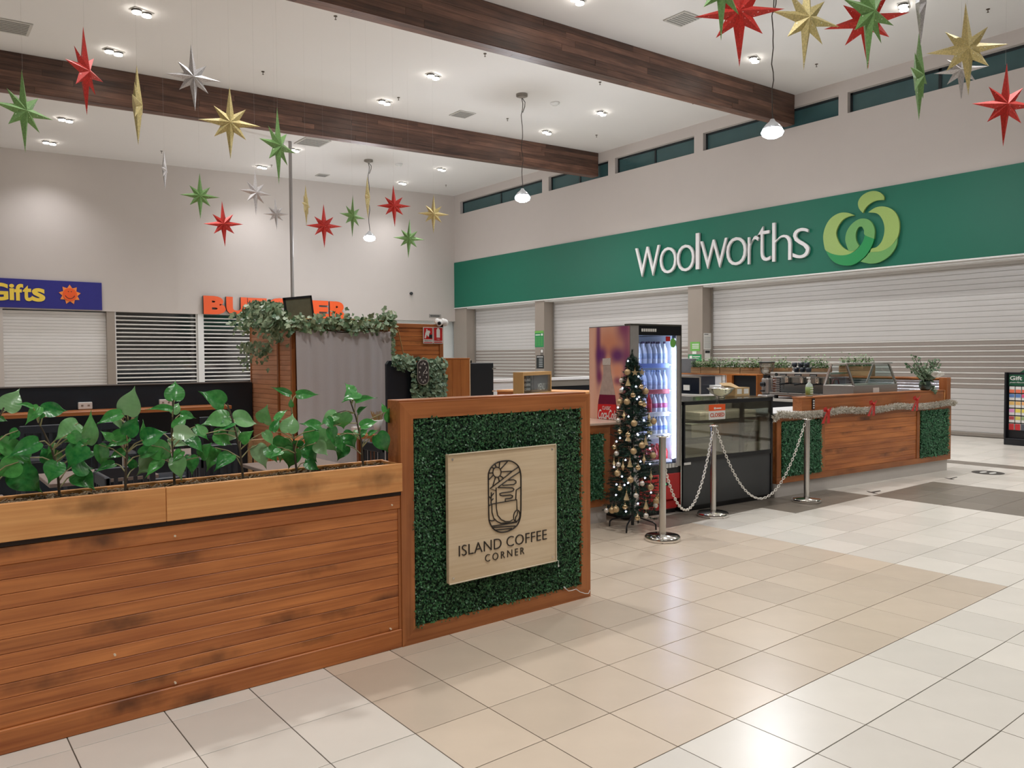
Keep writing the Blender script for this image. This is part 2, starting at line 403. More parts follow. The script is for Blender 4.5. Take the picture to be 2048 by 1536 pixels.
# fascia with its letters and emblem
fa = thing('shop_fascia', 'long green supermarket fascia with white lettering and a green ribbon apple emblem', 'sign', (XW, 0, 3.5))
b_ = MB(); b_.box((-.035, YF, .03), (-.002, YB-.02, 1.72)); put('fascia_panel', b_, GREEN, fa)
b_ = MB(); b_.box((-.06, YF, 0), (-.002, YB-.02, .03)); put('edge_strip', b_, WHITE, fa)
LET = mat('letter_white', (222, 220, 220), .35)
def fp(x, y, dx=-.04):                          # photo pixel -> point on the fascia plane, in the fascia's frame
    p = onx(x, y, XW); return (dx, p.y, p.z-3.5)
spans = [('w', 1276, 1325, 494, 553), ('o', 1325, 1358, 495, 547), ('o', 1359, 1394, 490, 543), ('l', 1397, 1404, 467, 539), ('w', 1406, 1460, 480, 537), ('o', 1458, 1498, 475, 531),
         ('r', 1501, 1519, 473, 528), ('t', 1520, 1546, 453, 523), ('h', 1550, 1588, 444, 522), ('s', 1591, 1624, 457, 517)]
for ch, x0, x1, y0, y1 in spans:
    if ch == 'r': x1 = 1523
    me = text_mesh(ch, 1, .03, LET, bold=-.018); a = onx(x0, (y0+y1)/2, XW); c = onx(x1, (y0+y1)/2, XW)
    xm = (x0+x1)/2; zt = onx(xm, y0, XW).z; zb = onx(xm, y1, XW).z
    fit(me, a.y-c.y, zt-zb)
    link('letter', me, fa, (-.09, a.y, zb-3.5), FACE_X)
LG1 = mat('emblem_lime', (150, 178, 98), .4); LG2 = mat('emblem_green', (28, 140, 76), .4); LG3 = mat('emblem_mid_green', (104, 160, 92), .4)
def zp(pts): return [(1260+x*.27832, 370+y*.27832) for x, y in pts]
emb = [
 ('leaf', LG1, [(1690,205),(1662,172),(1655,130),(1675,90),(1715,60),(1765,47),(1810,57),(1840,85),(1840,112),(1790,115),(1745,135),(1710,168)], .05),
 ('left_loop', LG1, [(1630,222),(1580,203),(1520,206),(1460,242),(1422,300),(1405,370),(1412,440),(1425,475),(1470,497),(1530,508),(1590,500),(1640,470),(1588,474),(1540,445),(1510,400),(1498,350),(1512,300),(1548,252),(1590,230)], .05),
 ('bottom_ribbon', LG2, [(1425,475),(1470,497),(1530,508),(1590,500),(1645,468),(1690,410),(1705,360),(1772,390),(1752,445),(1715,505),(1665,550),(1610,578),(1550,580),(1490,560),(1450,522)], .055),
 ('inner_loop', LG3, [(1590,478),(1572,430),(1565,390),(1577,335),(1612,284),(1662,250),(1712,246),(1752,270),(1776,325),(1772,390),(1705,362),(1700,330),(1685,303),(1664,305),(1645,335),(1640,375),(1648,412),(1665,440),(1640,470)], .06),
 ('right_loop', LG1, [(1728,200),(1780,166),(1840,158),(1900,180),(1940,230),(1953,300),(1938,380),(1890,440),(1820,478),(1742,486),(1752,460),(1790,448),(1825,408),(1843,350),(1843,295),(1825,243),(1790,208)], .05),
 ('right_foot', LG3, [(1742,486),(1820,478),(1890,440),(1938,380),(1930,440),(1885,508),(1810,556),(1740,567),(1672,553),(1715,515)], .05)]
def smooth_outline(pts, n=4):
    """closed Catmull-Rom through the points; sharp corners stay sharp"""
    out = []; N_ = len(pts); P_ = [Vector(p) for p in pts]
    sharp = []
    for i in range(N_):
        a = (P_[i]-P_[i-1]).normalized(); b = (P_[(i+1) % N_]-P_[i]).normalized(); sharp.append(a.dot(b) < .5)
    for i in range(N_):
        p1, p2 = P_[i], P_[(i+1) % N_]; p0 = p1 if sharp[i] else P_[i-1]; p3 = p2 if sharp[(i+1) % N_] else P_[(i+2) % N_]
        for k in range(n):
            t = k/n; q = .5*((2*p1)+(p2-p0)*t+(2*p0-5*p1+4*p2-p3)*t*t+(3*p1-p0-3*p2+p3)*t*t*t); out.append((q.x, q.y))
    return out
for nm, m_, pts, th in emb:
    pts = smooth_outline(pts)
    b_ = MB(); pl = [fp(x, y) for x, y in zp(pts)]
    b_.prism([(p[1], p[2]) for p in pl], th, lambda u, v_, w_: (-.05-w_, u, v_)); put(nm, b_, m_, fa, fix=True)

# recess of the shop front: pillars, roller shutters
XS = XW+.4
PILG = mat('pillar_cladding', (158, 148, 138), .4, .1, var=.03, scale=4)
for k, (a, b) in enumerate(((YB+.1, 23.6), (19.68, 19.22), (13.364, 12.89))):
    p_ = MB(); p_.box((XW, b, 0), (XS+.1, a, 3.5)); struct(put('trim_%d' % (k+1), p_, PILG))
b_ = MB(); b_.box((XW+.02, YF, 3.46), (XS+.4, YB, 3.5)); struct(put('trim_soffit', b_, WHITE))
b_ = MB(); b_.box((XS+.5, YF, 0), (XS+.6, YB+.3, 3.5)); struct(put('wall_shop_inside', b_, mat('shop_dim', (120, 112, 104), .8)))
def slat_mesh(ln, pitch, kind):
    b = MB(); h = pitch-.005
    h = pitch-.003
    if kind == 0: prof = [(0, 0), (-.006, .004), (-.0075, h*.5), (-.006, h-.004), (0, h)]
    else: prof = [(0, 0), (-.008, .004), (-.008, h*.64), (0, h*.66)]
    n = len(prof); vv = [(x, 0, z) for x, z in prof]+[(x, ln, z) for x, z in prof]
    b.add(vv, [(i, i+1, n+i+1, n+i) for i in range(n-1)]+[tuple(range(n)), tuple(range(2*n-1, n-1, -1))], 0)
    if kind == 1: b.box((-.016, 0, h*.68), (.004, ln, h), 1, .006)
    return fixn(b.mesh('shutter_slat', [SLAT, SLATB] if kind == 0 else [SLATD, SLATB]))
for lab, y0, y1, dark, lift in (('narrow grey roller shutter between the far corner and the poster pillar', 19.68, 23.6, (1.0, 1.93), 0), ('middle grey roller shutter behind the drinks fridge', 13.364, 19.22, (1.0, 1.93), 0), ('widest grey roller shutter behind the coffee machine and glass display', -2.0, 12.89, (1.0, 1.97), 0)):
    sh = thing('roller_shutter', lab, 'shutter', (XS, y0, 0)); ln = y1-y0
    ms = [slat_mesh(ln, .11, 0), slat_mesh(ln, .11, 1)]
    for q in range(31):
        z = .09+q*.11; k = 1 if dark[0] < z+.05 < dark[1] else 0
        link('shutter_slat', ms[k], sh, (0, 0, z))
    b_ = MB(); b_.box((-.03, 0, 0), (.01, ln, .088), 0, .01); put('bottom_bar', b_, GREYM, sh)
    for yy in (.0, ln-.05):
        b_ = MB(); b_.box((-.05, yy, 0), (-.021, yy+.05, 3.46)); put('guide_rail', b_, GREYM, sh)

# posters on the pillars
def poster(name, label, x0, y0, x1, y1, m_, marks=(), X=XW):
    a = onx(x0, y0, X); c = onx(x1, y1, X)
    t_ = thing(name, label, 'notice', (X-.002, c.y, c.z)); wd = a.y-c.y; ht = a.z-c.z
    b = MB(); b.box((-.006, 0, 0), (0, wd, ht)); put('sheet', b, m_, t_)
    for (u0, v0, u1, v1, mm) in marks:
        b = MB(); b.box((-.009, wd*(1-u1), ht*v0), (-.006, wd*(1-u0), ht*v1)); put('print_line', b, mm, t_)
    return t_
PG = mat('poster_green', (40, 140, 84), .5); PLG = mat('poster_light_green', (112, 178, 84), .5); PDG = mat('poster_dark', (30, 36, 38), .5); PW = mat('poster_white', (226, 226, 222), .5)
lines = [(.08+.3*c, .60-.07*k, .3+.3*c, .618-.07*k, PLG) for k in range(8) for c in range(3)]
poster('trading_hours_poster', 'tall green trading hours notice on the pillar left of the fridge', 1070, 662, 1087.5, 694, PG, [(0, .86, 1, 1, PLG), (.08, .72, .62, .78, PW), (.72, .70, .92, .82, PW)]+lines)
poster('round_symbol_notice', 'small grey notice with white round symbol under the green hours poster', 1081, 698, 1087, 712, mat('notice_grey', (110, 104, 98), .5), [(.2, .5, .85, .9, PW)])
poster('black_policy_notice', 'black notice with white small print low on the poster pillar', 1073, 711, 1088, 737, PDG, [(.1, .86, .9, .92, PW)]+[(.35, .12+.14*k, .85, .2+.14*k, mat('print_grey', (150, 156, 156), .5)) for k in range(5)])
poster('green_community_notice', 'bright green square notice with white words on the pillar behind the herb boxes', 1381, 684, 1400, 702, PLG, [(.2, .68-.2*k, .9, .78-.2*k, PW) for k in range(3)])
poster('white_label', 'tiny white label below the square green notice', 1385, 702.5, 1393, 708, PW)
poster('green_arrow_notice', 'dark green notice with white print just above the herb boxes', 1377, 709, 1403, 722, PG, [(.1, .3, .3, .8, PW), (.36, .6, .9, .72, PW), (.36, .3, .8, .42, PW)])
def side_notice(name, label, x0, y0, x1, y1, Y, m_, marks=()):
    a = ony(x0, y0, Y); c = ony(x1, y1, Y); t_ = thing(name, label, 'notice', (a.x, Y-.002, c.z)); wd = c.x-a.x; ht = a.z-c.z
    b = MB(); b.box((0, -.006, 0), (wd, 0, ht)); put('sheet', b, m_, t_)
    for (u0, v0, u1, v1, mm) in marks:
        b = MB(); b.box((wd*u0, -.009, ht*v0), (wd*u1, -.006, ht*v1)); put('print_line', b, mm, t_)
side_notice('wall_notice', 'large white printed sheet on the side of the second pillar', 1407, 666, 1422, 699, 12.89, PW, [(.08, .9, .6, .94, PDG)]+[(.1, .1+.08*k, .9, .12+.08*k, mat('print_grey', (150, 156, 156), .5)) for k in range(9)])
side_notice('door_hours_notice', 'small white sheet with black heading under the large printed sheet', 1409, 700, 1420, 721, 12.89, PW, [(.08, .7, .92, .95, PDG)])

# ---- back wall with the shops
HZ = 3.03
bw = MB()
bw.box((XL, YB, HZ), (17, YB+.3, 7.8)); bw.box((XL, YB, 0), (2.27, YB+.3, HZ)); bw.box((12.6, YB, 0), (12.75, YB+.3, HZ))
struct(put('wall_back', bw, wallm))
p_ = MB(); p_.box((4.74, YB+.02, 0), (4.95, YB+.3, HZ)); struct(put('trim_4', p_, PILG))
p_ = MB(); p_.box((7.23, YB+.02, 0), (7.38, YB+.2, HZ)); struct(put('trim_5', p_, WHITE))
b_ = MB(); b_.box((2.2, YB+.5, 0), (12.7, YB+.6, HZ)); struct(put('wall_shop_back', b_, mat('shop_dark', (196, 192, 192), .8, var=.35, scale=1.6)))
b_ = MB(); b_.box((12.75, YB+.25, 0), (XW+.1, YB+.35, HZ)); struct(put('wall_corridor', b_, mat('corridor_lit', (228, 234, 232), .7)))  # paler colour stands in for the light inside the corridor
sh = thing('roller_shutter', 'white roller shutter under the blue gift shop sign', 'shutter', (2.27, YB+.15, 0))
sm = [slat_mesh(4.74-2.27, .085, 0)]
WSL = mat('white_slat', (224, 222, 220), .45, var=.02)
sm[0].materials[0] = WSL
lipm = MB(); lipm.box((-.018, 0, .07), (.0, 4.74-2.27, .082), 0, .003); lipme = lipm.mesh('slat_lip', SLATB)
for q in range(35): link('shutter_slat', sm[0], sh, (4.74-2.27, 0, .03+q*.085), (0, 0, PI/2))
for q in range(21): link('slat_lip', lipme, sh, (4.74-2.27, 0, .03+q*.085), (0, 0, PI/2))
for a, b, lab in ((4.95, 7.23, 'white barred security grille left of the white post under the butcher sign'), (7.38, 12.6, 'white barred security grille running behind the ivy covered booth')):
    gr = thing('security_grille', lab, 'grille', (a, YB+.1, 0))
    bm_ = MB(); bm_.cyl((0, 0, 0), (b-a, 0, 0), .02, 8); bme = bm_.mesh('grille_bar', SLATB)
    for q in range(24): link('grille_bar', bme, gr, (0, 0, .2+q*.118))
    g_ = MB(); g_.box((0, .1, 0), (b-a, .11, HZ)); put('glass_pane', g_, glass('shop_glass_%d' % int(a), (200, 204, 206), .3, .06), gr)
    for xx in (0, b-a-.04):
        g_ = MB(); g_.box((xx, -.02, 0), (xx+.04, .02, HZ)); put('guide_rail', g_, WHITE, gr)
# butcher letters
bs = thing('shop_sign', 'raised orange capital letters of the butcher sign above the grilles', 'sign', (0, YB, HZ))
BSIDE = mat('letter_side_dark', (40, 60, 66), .5)
for ch, x0, x1, y0, y1 in (('B', 407.5, 451, 593, 628), ('U', 453, 494, 595, 630), ('T', 496, 533, 597, 631), ('C', 536, 574, 597, 633), ('H', 578, 620, 600, 634), ('E', 624, 657, 602, 636), ('R', 660, 697, 604, 638)):
    a = ony(x0, y1, YB-.1); c = ony(x1, y0, YB-.1)
    for nm, m_, dz, ex in (('letter', ORANGE, .10, .012), ('letter_return', BSIDE, .05, .038)):
        me = text_mesh(ch, 1, ex, m_, bold=.06); fit(me, c.x-a.x, c.z-a.z); link(nm, me, bs, (a.x, -dz, a.z-HZ), FACE_Y)
# gift sign
gs = thing('shop_sign', 'blue gift shop sign with yellow lettering and an orange smiling sun', 'sign', (0, YB, 3.06))
GB = mat('sign_blue', (38, 38, 128), .5); GY = mat('sign_yellow', (238, 206, 78), .5)
b_ = MB(); b_.box((-3.5, -.05, 0), (4.62, -.002, .76)); put('sign_panel', b_, GB, gs)
for ch, x0, x1, y0, y1 in (('G', -23, 16, 566, 600), ('i', 19, 28, 568, 600), ('f', 29, 46, 568, 601), ('t', 46, 63, 571, 602), ('s', 64, 90, 577, 603)):
    a = ony(x0, y1, YB-.06); c = ony(x1, y0, YB-.06)
    me = text_mesh(ch, 1, .006, GY, bold=.03); fit(me, c.x-a.x, c.z-a.z); link('letter', me, gs, (a.x, -.06, a.z-3.06), FACE_Y)
sc = ony(139, 589.5, YB); sr = .27
b_ = MB(); pl = []
for k in range(18):
    a = PI/2+2*PI*k/18; r = sr if k % 2 == 0 else sr*.68; pl.append((r*math.cos(a), r*math.sin(a)))
b_.prism(pl, .012, lambda u, v_, w_: (sc.x+u, -.052-w_, sc.z-3.06+v_)); put('sun_rays', b_, mat('sun_orange', (240, 142, 70), .5), gs, fix=True)
b_ = MB(); b_.prism([(sr*.64*math.cos(a*PI/14), sr*.64*math.sin(a*PI/14)) for a in range(28)], .012, lambda u, v_, w_: (sc.x+u, -.066-w_, sc.z-3.06+v_)); put('sun_face', b_, ORANGE, gs, fix=True)
b_ = MB(); b_.tube([(sc.x+.12*math.cos(PI*(1.12+.76*k/10)), -.08, sc.z-3.06+.02+.13*math.sin(PI*(1.12+.76*k/10))) for k in range(11)], .008, 6)
for e in (-.035, .035): b_.sph((sc.x+e, -.08, sc.z-3.06+.08), .013, 8)
put('sun_smile', b_, PDG, gs)
# plaque, wall camera, storeroom door sign
pa = ony(870, 632, YB)
b_ = MB(); b_.box((-.26, -.012, -.06), (.26, 0, .06)); pq = tag(put('wall_plaque', b_, mat('plaque_grey', (150, 146, 140), .5), None, (pa.x, YB, pa.z)), 'small grey lettered plaque high on the far wall near the corner', 'plaque')
for k in range(7):
    b_ = MB(); b_.box((-.2+.058*k, -.015, -.03), (-.165+.058*k, -.012, .03)); put('raised_mark', b_, PDG, pq)
pc = ony(821, 587, YB)
b_ = MB(); b_.sph((0, -.06, 0), .06, 14, sz=.95); b_.cyl((0, 0, 0), (0, -.05, 0), .045, 12); tag(put('wall_camera', b_, PDG, None, (pc.x, YB, pc.z)), 'little dark dome camera alone on the white far wall', 'camera')

# ---- roof beams clad with planks
def beam(y0, lab):
    bt = thing('ceiling_beam', lab, 'beam', (0, y0, 0)); x1 = XW-.02
    sl = CSL
    def pt(X, dy, dz): return (X, dy, ceil_z(X)+dz)
    core = MB()
    for X in (XL, x1): core.v += [pt(X, .02, 0), pt(X, .24, 0), pt(X, .24, -.67), pt(X, .02, -.67)]
    for f_ in [(0, 1, 2, 3), (7, 6, 5, 4), (0, 4, 5, 1), (1, 5, 6, 2), (2, 6, 7, 3), (3, 7, 4, 0)]: core.f.append(f_); core.m.append(0); core.sm.append(False)
    put('beam_core', core, W_BEAM, bt, fix=True)
    rnd = random.Random(int(y0*10))
    def plank(X0, X1, dy0, dy1, z0, z1):
        p = MB(); v_ = [pt(X0, dy0, z0), pt(X1, dy0, z0), pt(X1, dy1, z0), pt(X0, dy1, z0), pt(X0, dy0, z1), pt(X1, dy0, z1), pt(X1, dy1, z1), pt(X0, dy1, z1)]
        p.add(v_, [(0, 3, 2, 1), (4, 5, 6, 7), (0, 1, 5, 4), (1, 2, 6, 5), (2, 3, 7, 6), (3, 0, 4, 7)]); put('plank', p, W_BEAM, bt)
    for r_ in range(6):
        X = XL+rnd.uniform(0, 2)
        while X < x1:
            X2 = min(x1, X+rnd.uniform(1.6, 4.4)); h = .113
            plank(X, X2-.004, rnd.uniform(-.006, 0), .02, -.004-h*(r_+1)+.0025, -.004-h*r_); X = X2
    for r_ in range(2):
        X = XL+rnd.uniform(0, 2)
        while X < x1:
            X2 = min(x1, X+rnd.uniform(2, 5)); plank(X, X2-.004, .005+.12*r_, .122+.12*r_, -.69, -.67+rnd.uniform(-.003, 0)); X = X2
beam(16.7, 'dark timber clad ceiling beam farther away, ending above the far shutters')
beam(10.25, 'dark timber clad ceiling beam nearer the camera, crossing the top of the picture')
beam(3.3, 'dark timber clad ceiling beam overhead, above the top of the picture')

# ---- downlights
LAMP = emis('lamp_white', (255, 248, 238), 50)
DCASE = mat('downlight_rim', (205, 203, 198), .5); DDARK = mat('downlight_throat', (70, 66, 62), .6)
dm = [MB(), MB(), MB()]
dm[0].box((-.17, -.09, -.012), (.17, .09, .012), 0, .006)
for sx in (-.085, .085):
    dm[1].cyl((sx, 0, -.04), (sx, 0, -.012), .078, 16); dm[2].cyl((sx, 0, -.06), (sx, 0, -.04), .07, 16)
dme = [dm[0].mesh('trim_plate', DCASE), dm[1].mesh('lamp_holder', DDARK), dm[2].mesh('lamp', LAMP)]
lx = [3.27, 8.82, 13.67]; ly = [23.14, 20.73, 15.68, 13.65, 9.35]
spots = [(x, y, True) for x in lx for y in ly] + [(x, y, False) for x in (-2.3, 3.27, 8.82, 13.67) for y in (6.4, 1.6, -1.2, -6.5)] + [(-2.3, y, False) for y in ly] + [(-8, y, False) for y in (-4, 3, 10, 17)]
ll = bpy.data.lights.new('downlight_beam', 'SPOT'); ll.energy = DOWN_W; ll.spot_size = math.radians(120); ll.spot_blend = .9; ll.shadow_soft_size = .12; ll.color = (1.0, .978, .955)
lw2 = ll.copy(); lw2.energy = DOWN_W*.55; lw2.color = (.97, .965, 1.0)
rows = {23.14: 'along the far wall', 20.73: 'second row from the far wall', 15.68: 'just this side of the farther beam', 13.65: 'midway between the two beams', 9.35: 'just this side of the nearer beam'}
cols_ = {3.27: 'left', 8.82: 'middle', 13.67: 'right'}
for x, y, vis in spots:
    z = ceil_z(x)
    if vis or y > 5:
        t_ = thing('downlight', ('%s twin recessed downlight %s' % (cols_[x], rows[y])) if vis else 'twin recessed downlight in the ceiling outside the picture', 'downlight', (x, y, z), .0, 'twin downlights in the ceiling')
        t_.rotation_euler = (0, -math.atan(CSL), .35)
        for nm, me in zip(('trim_plate', 'lamp_holder', 'lamp'), dme): link(nm, me, t_)
    lo = bpy.data.objects.new('downlight_beam', lw2 if y > 23 else ll); col.objects.link(lo); lo.location = (x, y, z-.09)
# ---- pendant lamps
PLAMP = emis('pendant_lamp', (238, 244, 255), 60); CORD = mat('cord_dark', (70, 64, 58), .6)
pl_ = bpy.data.lights.new('pendant_light', 'POINT'); pl_.energy = PEND_W; pl_.shadow_soft_size = .15; pl_.color = (.92, .95, 1.0)
for (x, y, lab) in ((11.15, 13.63, 'lit round pendant lamp on a wavy cord in front of the clerestory'), (11.17, 20.85, 'farthest lit pendant lamp hanging among the small stars'), (11.13, 7.27, 'nearest brightest pendant lamp hanging right of the nearer beam')):
    t_ = thing('pendant_lamp', lab, 'lamp', (x, y, 5.24)); top = ceil_z(x)-5.24
    b_ = MB(); b_.lathe([(.13, top-.05), (.13, top), (.02, top)][::-1], 18); b_.lathe([(.03, top-.09), (.13, top-.05)], 18); put('ceiling_rose', b_, GREYM, t_, fix=True)
    b_ = MB(); b_.tube([(.02*math.sin(k*1.3), .01*math.cos(k*2.1), top-.08-(top-.26)*k/16) for k in range(17)], .009, 6)
    b_.tube([(0, 0, top-.08), (.09, 0, top-.16), (.08, 0, top-.26), (.02, 0, top-.4)], .009, 6); put('cord', b_, CORD, t_)
    b_ = MB(); b_.lathe([(.03, .2), (.05, .16), (.1, .12), (.15, .06), (.15, .035)], 24); put('lamp_housing', b_, mat('lamp_housing', (210, 214, 220), .3, .4), t_)
    b_ = MB(); b_.lathe([(1e-6, -.1), (.09, -.092), (.15, -.06), (.175, -.01), (.15, .04)], 24); put('lamp_lens', b_, PLAMP, t_, fix=True)
    lo = bpy.data.objects.new('pendant_light', pl_); col.objects.link(lo); lo.location = (x, y, 5.02)
# ---- sprinklers, vents, smoke detectors
smb = MB(); smb.cyl((0, 0, -.015), (0, 0, 0), .05, 12); smb.cyl((0, 0, -.09), (0, 0, -.015), .01, 8); smb.cyl((0, 0, -.096), (0, 0, -.09), .03, 10)
sme = smb.mesh('fire_sprinkler', mat('sprinkler_brass', (96, 84, 70), .4, .6))
for k, (x, y) in enumerate(sorted(((671, 32), (526, 143), (970, 107), (797, 195), (1015, 237), (1200, 164), (1193, 270), (1976, 18), (1633, 128), (892, 370), (1386, 203), (323, 302), (543, 330)))):
    p = onceil(x, y); tag(link('fire_sprinkler', sme, None, p, (0, 0, 0), (.62, .62, .62)), 'small dark sprinkler head on the white ceiling, %s from the left' % ['first','second','third','fourth','fifth','sixth','seventh','eighth','ninth','tenth','eleventh','twelfth','thirteenth'][k], 'sprinkler', 'sprinkler heads in the ceiling')
vf = MB(); vf.box((-.3, -.3, -.02), (.3, .3, 0), 0, .01); vfm = vf.mesh('vent_frame', mat('vent_grey', (190, 188, 182), .6))
vb = MB()
for q in range(7): vb.box((-.25, -.25+.075*q, -.028), (.25, -.215+.075*q, -.018))
vbm = vb.mesh('vent_blades', mat('vent_blade', (150, 148, 144), .6))
for (x, y, s_, lab) in ((20, 52, 1, 'square ceiling vent at the top left corner of the picture'), (625, 284, 1.25, 'largest square ceiling vent beside the steel pole'), (925, 228, .8, 'square ceiling vent left of the wavy pendant cord'), (645, 350, .6, 'small ceiling vent close to the far wall'), (1365, 37, .8, 'square ceiling vent beside the big red star')):
    p = onceil(x, y); t_ = thing('ceiling_vent', lab, 'vent', p); t_.scale = (s_, s_, 1); t_.rotation_euler = (0, -math.atan(CSL), 0)
    link('vent_frame', vfm, t_); link('vent_blades', vbm, t_)
for (x, y, lab) in ((1110, 205, 'white smoke detector right of the nearer wavy pendant cord'), (798, 328, 'white smoke detector near the farthest pendant lamp')):
    p = onceil(x, y); b_ = MB(); b_.lathe([(1e-6, -.07), (.06, -.065), (.075, -.04), (.11, -.03), (.11, 0)], 18); tag(put('smoke_detector', b_, WHITE, None, p, fix=True), lab, 'detector')
# ---- steel pole
p = onceil(580, 283); b_ = MB(); b_.cyl((0, 0, 0), (0, 0, ceil_z(p.x)-.01), .045, 14)
b_.cyl((0, 0, 0), (0, 0, .02), .11, 16); tag(put('service_pole', b_, mat('pole_grey', (168, 164, 162), .4, .4), None, (p.x, p.y, 0)), 'slim grey floor to ceiling pole behind the ivy covered booth', 'pole')

# ---- hanging stars
SM = {'red': glitter('glitter_red', (214, 58, 50), .2, .45), 'green': glitter('glitter_green', (128, 172, 104), .2, .45), 'gold': glitter('glitter_gold', (218, 202, 142), .25, .45), 'silver': glitter('glitter_silver', (218, 216, 218), .3, .4)}
def star_mesh(m_):
    b = MB(); L_ = [1.0, .6, .82, .6, 1.0, .6, .82, .6]; vs_ = [(0, -.13, 0), (0, .13, 0)]; ri = .27
    for k in range(8):
        a = PI/2-k*PI/4; vs_.append((L_[k]*math.cos(a)*.5, 0, L_[k]*math.sin(a)*.5))
        a2 = a-PI/8; vs_.append((ri*math.cos(a2)*.5, 0, ri*math.sin(a2)*.5))
    f_ = []
    for k in range(16):
        f_.append((0, 2+(k+1) % 16, 2+k)); f_.append((1, 2+k, 2+(k+1) % 16))
    b.add([(x, y*.46, z) for x, y, z in vs_], f_); return b.mesh('star_body', m_)
STM = {k: star_mesh(v) for k, v in SM.items()}
THREAD = mat('nylon_thread', (190, 188, 184), .5)
# colour, centre px, height px, turn of the star against the viewer (deg), label
stars = [('green', 47, 222, 165, 40, 'green glitter star at the far left, hanging below the left beam end'), ('red', 170, 142, 174, 62, 'red glitter star turned sideways in the upper left'),
 ('gold', 275, 210, 160, 82, 'gold glitter star seen edge on between the red and silver stars'), ('silver', 386, 155, 132, 14, 'silver glitter star facing the viewer in front of the farther beam'),
 ('gold', 460, 246, 144, 6, 'gold glitter star facing the viewer below the big silver star'), ('green', 556, 292, 152, 56, 'green glitter star turned sideways just left of the steel pole'),
 ('silver', 329, 340, 76, 80, 'small silver star seen edge on below the gold edge on star'), ('green', 400, 392, 92, 6, 'small green star facing the viewer left of the two silver ones'),
 ('red', 447, 448, 92, 4, 'small red star above the word butcher'), ('silver', 511, 385, 92, 34, 'small silver star half turned, higher of the silver pair'),
 ('silver', 552, 428, 64, 10, 'smallest silver star left of the steel pole'), ('gold', 612, 410, 80, 76, 'small gold star seen edge on right of the steel pole'),
 ('red', 648, 452, 88, 4, 'small red star between the pole and the farthest pendant lamp'), ('green', 705, 432, 84, 42, 'small green star half turned left of the pendant cord'),
 ('gold', 735, 395, 84, 82, 'small gold star seen edge on next to the farthest pendant cord'), ('red', 788, 412, 84, 8, 'small red star right of the farthest pendant cord'),
 ('gold', 867, 428, 78, 10, 'rightmost small gold star near the far corner'), ('green', 818, 477, 78, 8, 'lowest small green star near the far corner'),
 ('green', 1443, -22, 205, 38, 'green star cut off by the top edge above the big red star'), ('red', 1478, 26, 214, 6, 'big red star at the top edge right of the nearer beam'),
 ('gold', 1612, 38, 205, 40, 'gold star at the top edge right of the brightest pendant'), ('red', 1732, 42, 192, 2, 'big red star at the top edge partly behind a green one'),
 ('green', 1738, 25, 230, 60, 'green star hanging in front of the big red star at top right'), ('silver', 1842, 5, 170, 85, 'silver star seen edge on above the slim green one'),
 ('green', 1838, 152, 178, 78, 'slim green star seen sideways before the clerestory'), ('gold', 1934, 98, 184, 18, 'gold star facing the viewer at the upper right'),
 ('silver', 1922, 140, 118, 8, 'silver star hiding behind the upper right gold star'), ('red', 2010, 210, 166, 34, 'red star half turned at the right edge')]
ZST = 4.05
for k, (c, x, y, h, turn, lab) in enumerate(stars):
    zz = ZST if y > -10 else ZST+.1
    p = onz(x, y, zz); t = (p-CAM).dot(fw); size = h*t/FPX
    if k in (26, 21): p = CAM+(p-CAM)*1.12; size *= 1.12
    if k == 24: p = CAM+(p-CAM)*1.02
    if k == 18: p = CAM+(p-CAM)*.84; size *= .84
    yaw = math.atan2(p.y, p.x)-PI/2
    t_ = thing('hanging_star', lab, 'star', p, yaw+math.radians(turn)); st = link('star_body', STM[c], t_); st.scale = (size,)*3; st.rotation_euler = (0, math.radians(random.uniform(-3, 3)), 0)
    b_ = MB(); b_.cyl((0, 0, size*.48), (0, 0, ceil_z(p.x)-p.z), .0006, 4); put('thread', b_, THREAD, t_)

# ================================================================== KIOSK FRONT: board wall, planter, hedge panel
YP = 3.83
pw = thing('board_wall', 'low stained pine board wall under the leafy planter', 'wall panel', (0, YP, 0))
X0 = -1.6; X1 = 2.222
b_ = MB(); b_.box((X0, .03, .0), (X1, .2, .86)); put('wall_core', b_, W_FRAME, pw)
b_ = MB(); b_.box((X0, -.0, 0), (X1+.008, .03, .105), 0, .004); put('skirting', b_, W_PINE, pw)
b_ = MB(); b_.box((X0, .004, .795), (X1+.008, .03, .872), 0, .004); put('top_rail', b_, W_PINE, pw)
rnd = random.Random(3); nb = 11; pit = (.795-.105)/nb
for q in range(nb):
    z0 = .105+q*pit; X = X0
    cuts = [X1] if q % 4 else [rnd.uniform(-.8, 0), X1]
    for c in cuts:
        b_ = MB(); b_.box((X, .012, z0+.0008), (c-.001, .03, z0+pit-.0008), 0, .0022); put('board', b_, W_PINE, pw); X = c
b_ = MB(); b_.box((X1-.008, .006, .105), (X1+.008, .03, .795)); put('corner_bead', b_, W_FRAMEZ, pw)
nails = MB()
for (x, y) in ((350, 1072), (784, 1010), (351, 1366), (782, 1258), (230, 1310)):
    p = ony(x, y, YP); nails.cyl((p.x, .012, p.z), (p.x, -.003, p.z), .005, 8)
put('nail_heads', nails, mat('nail_pale', (222, 206, 180), .4), pw)
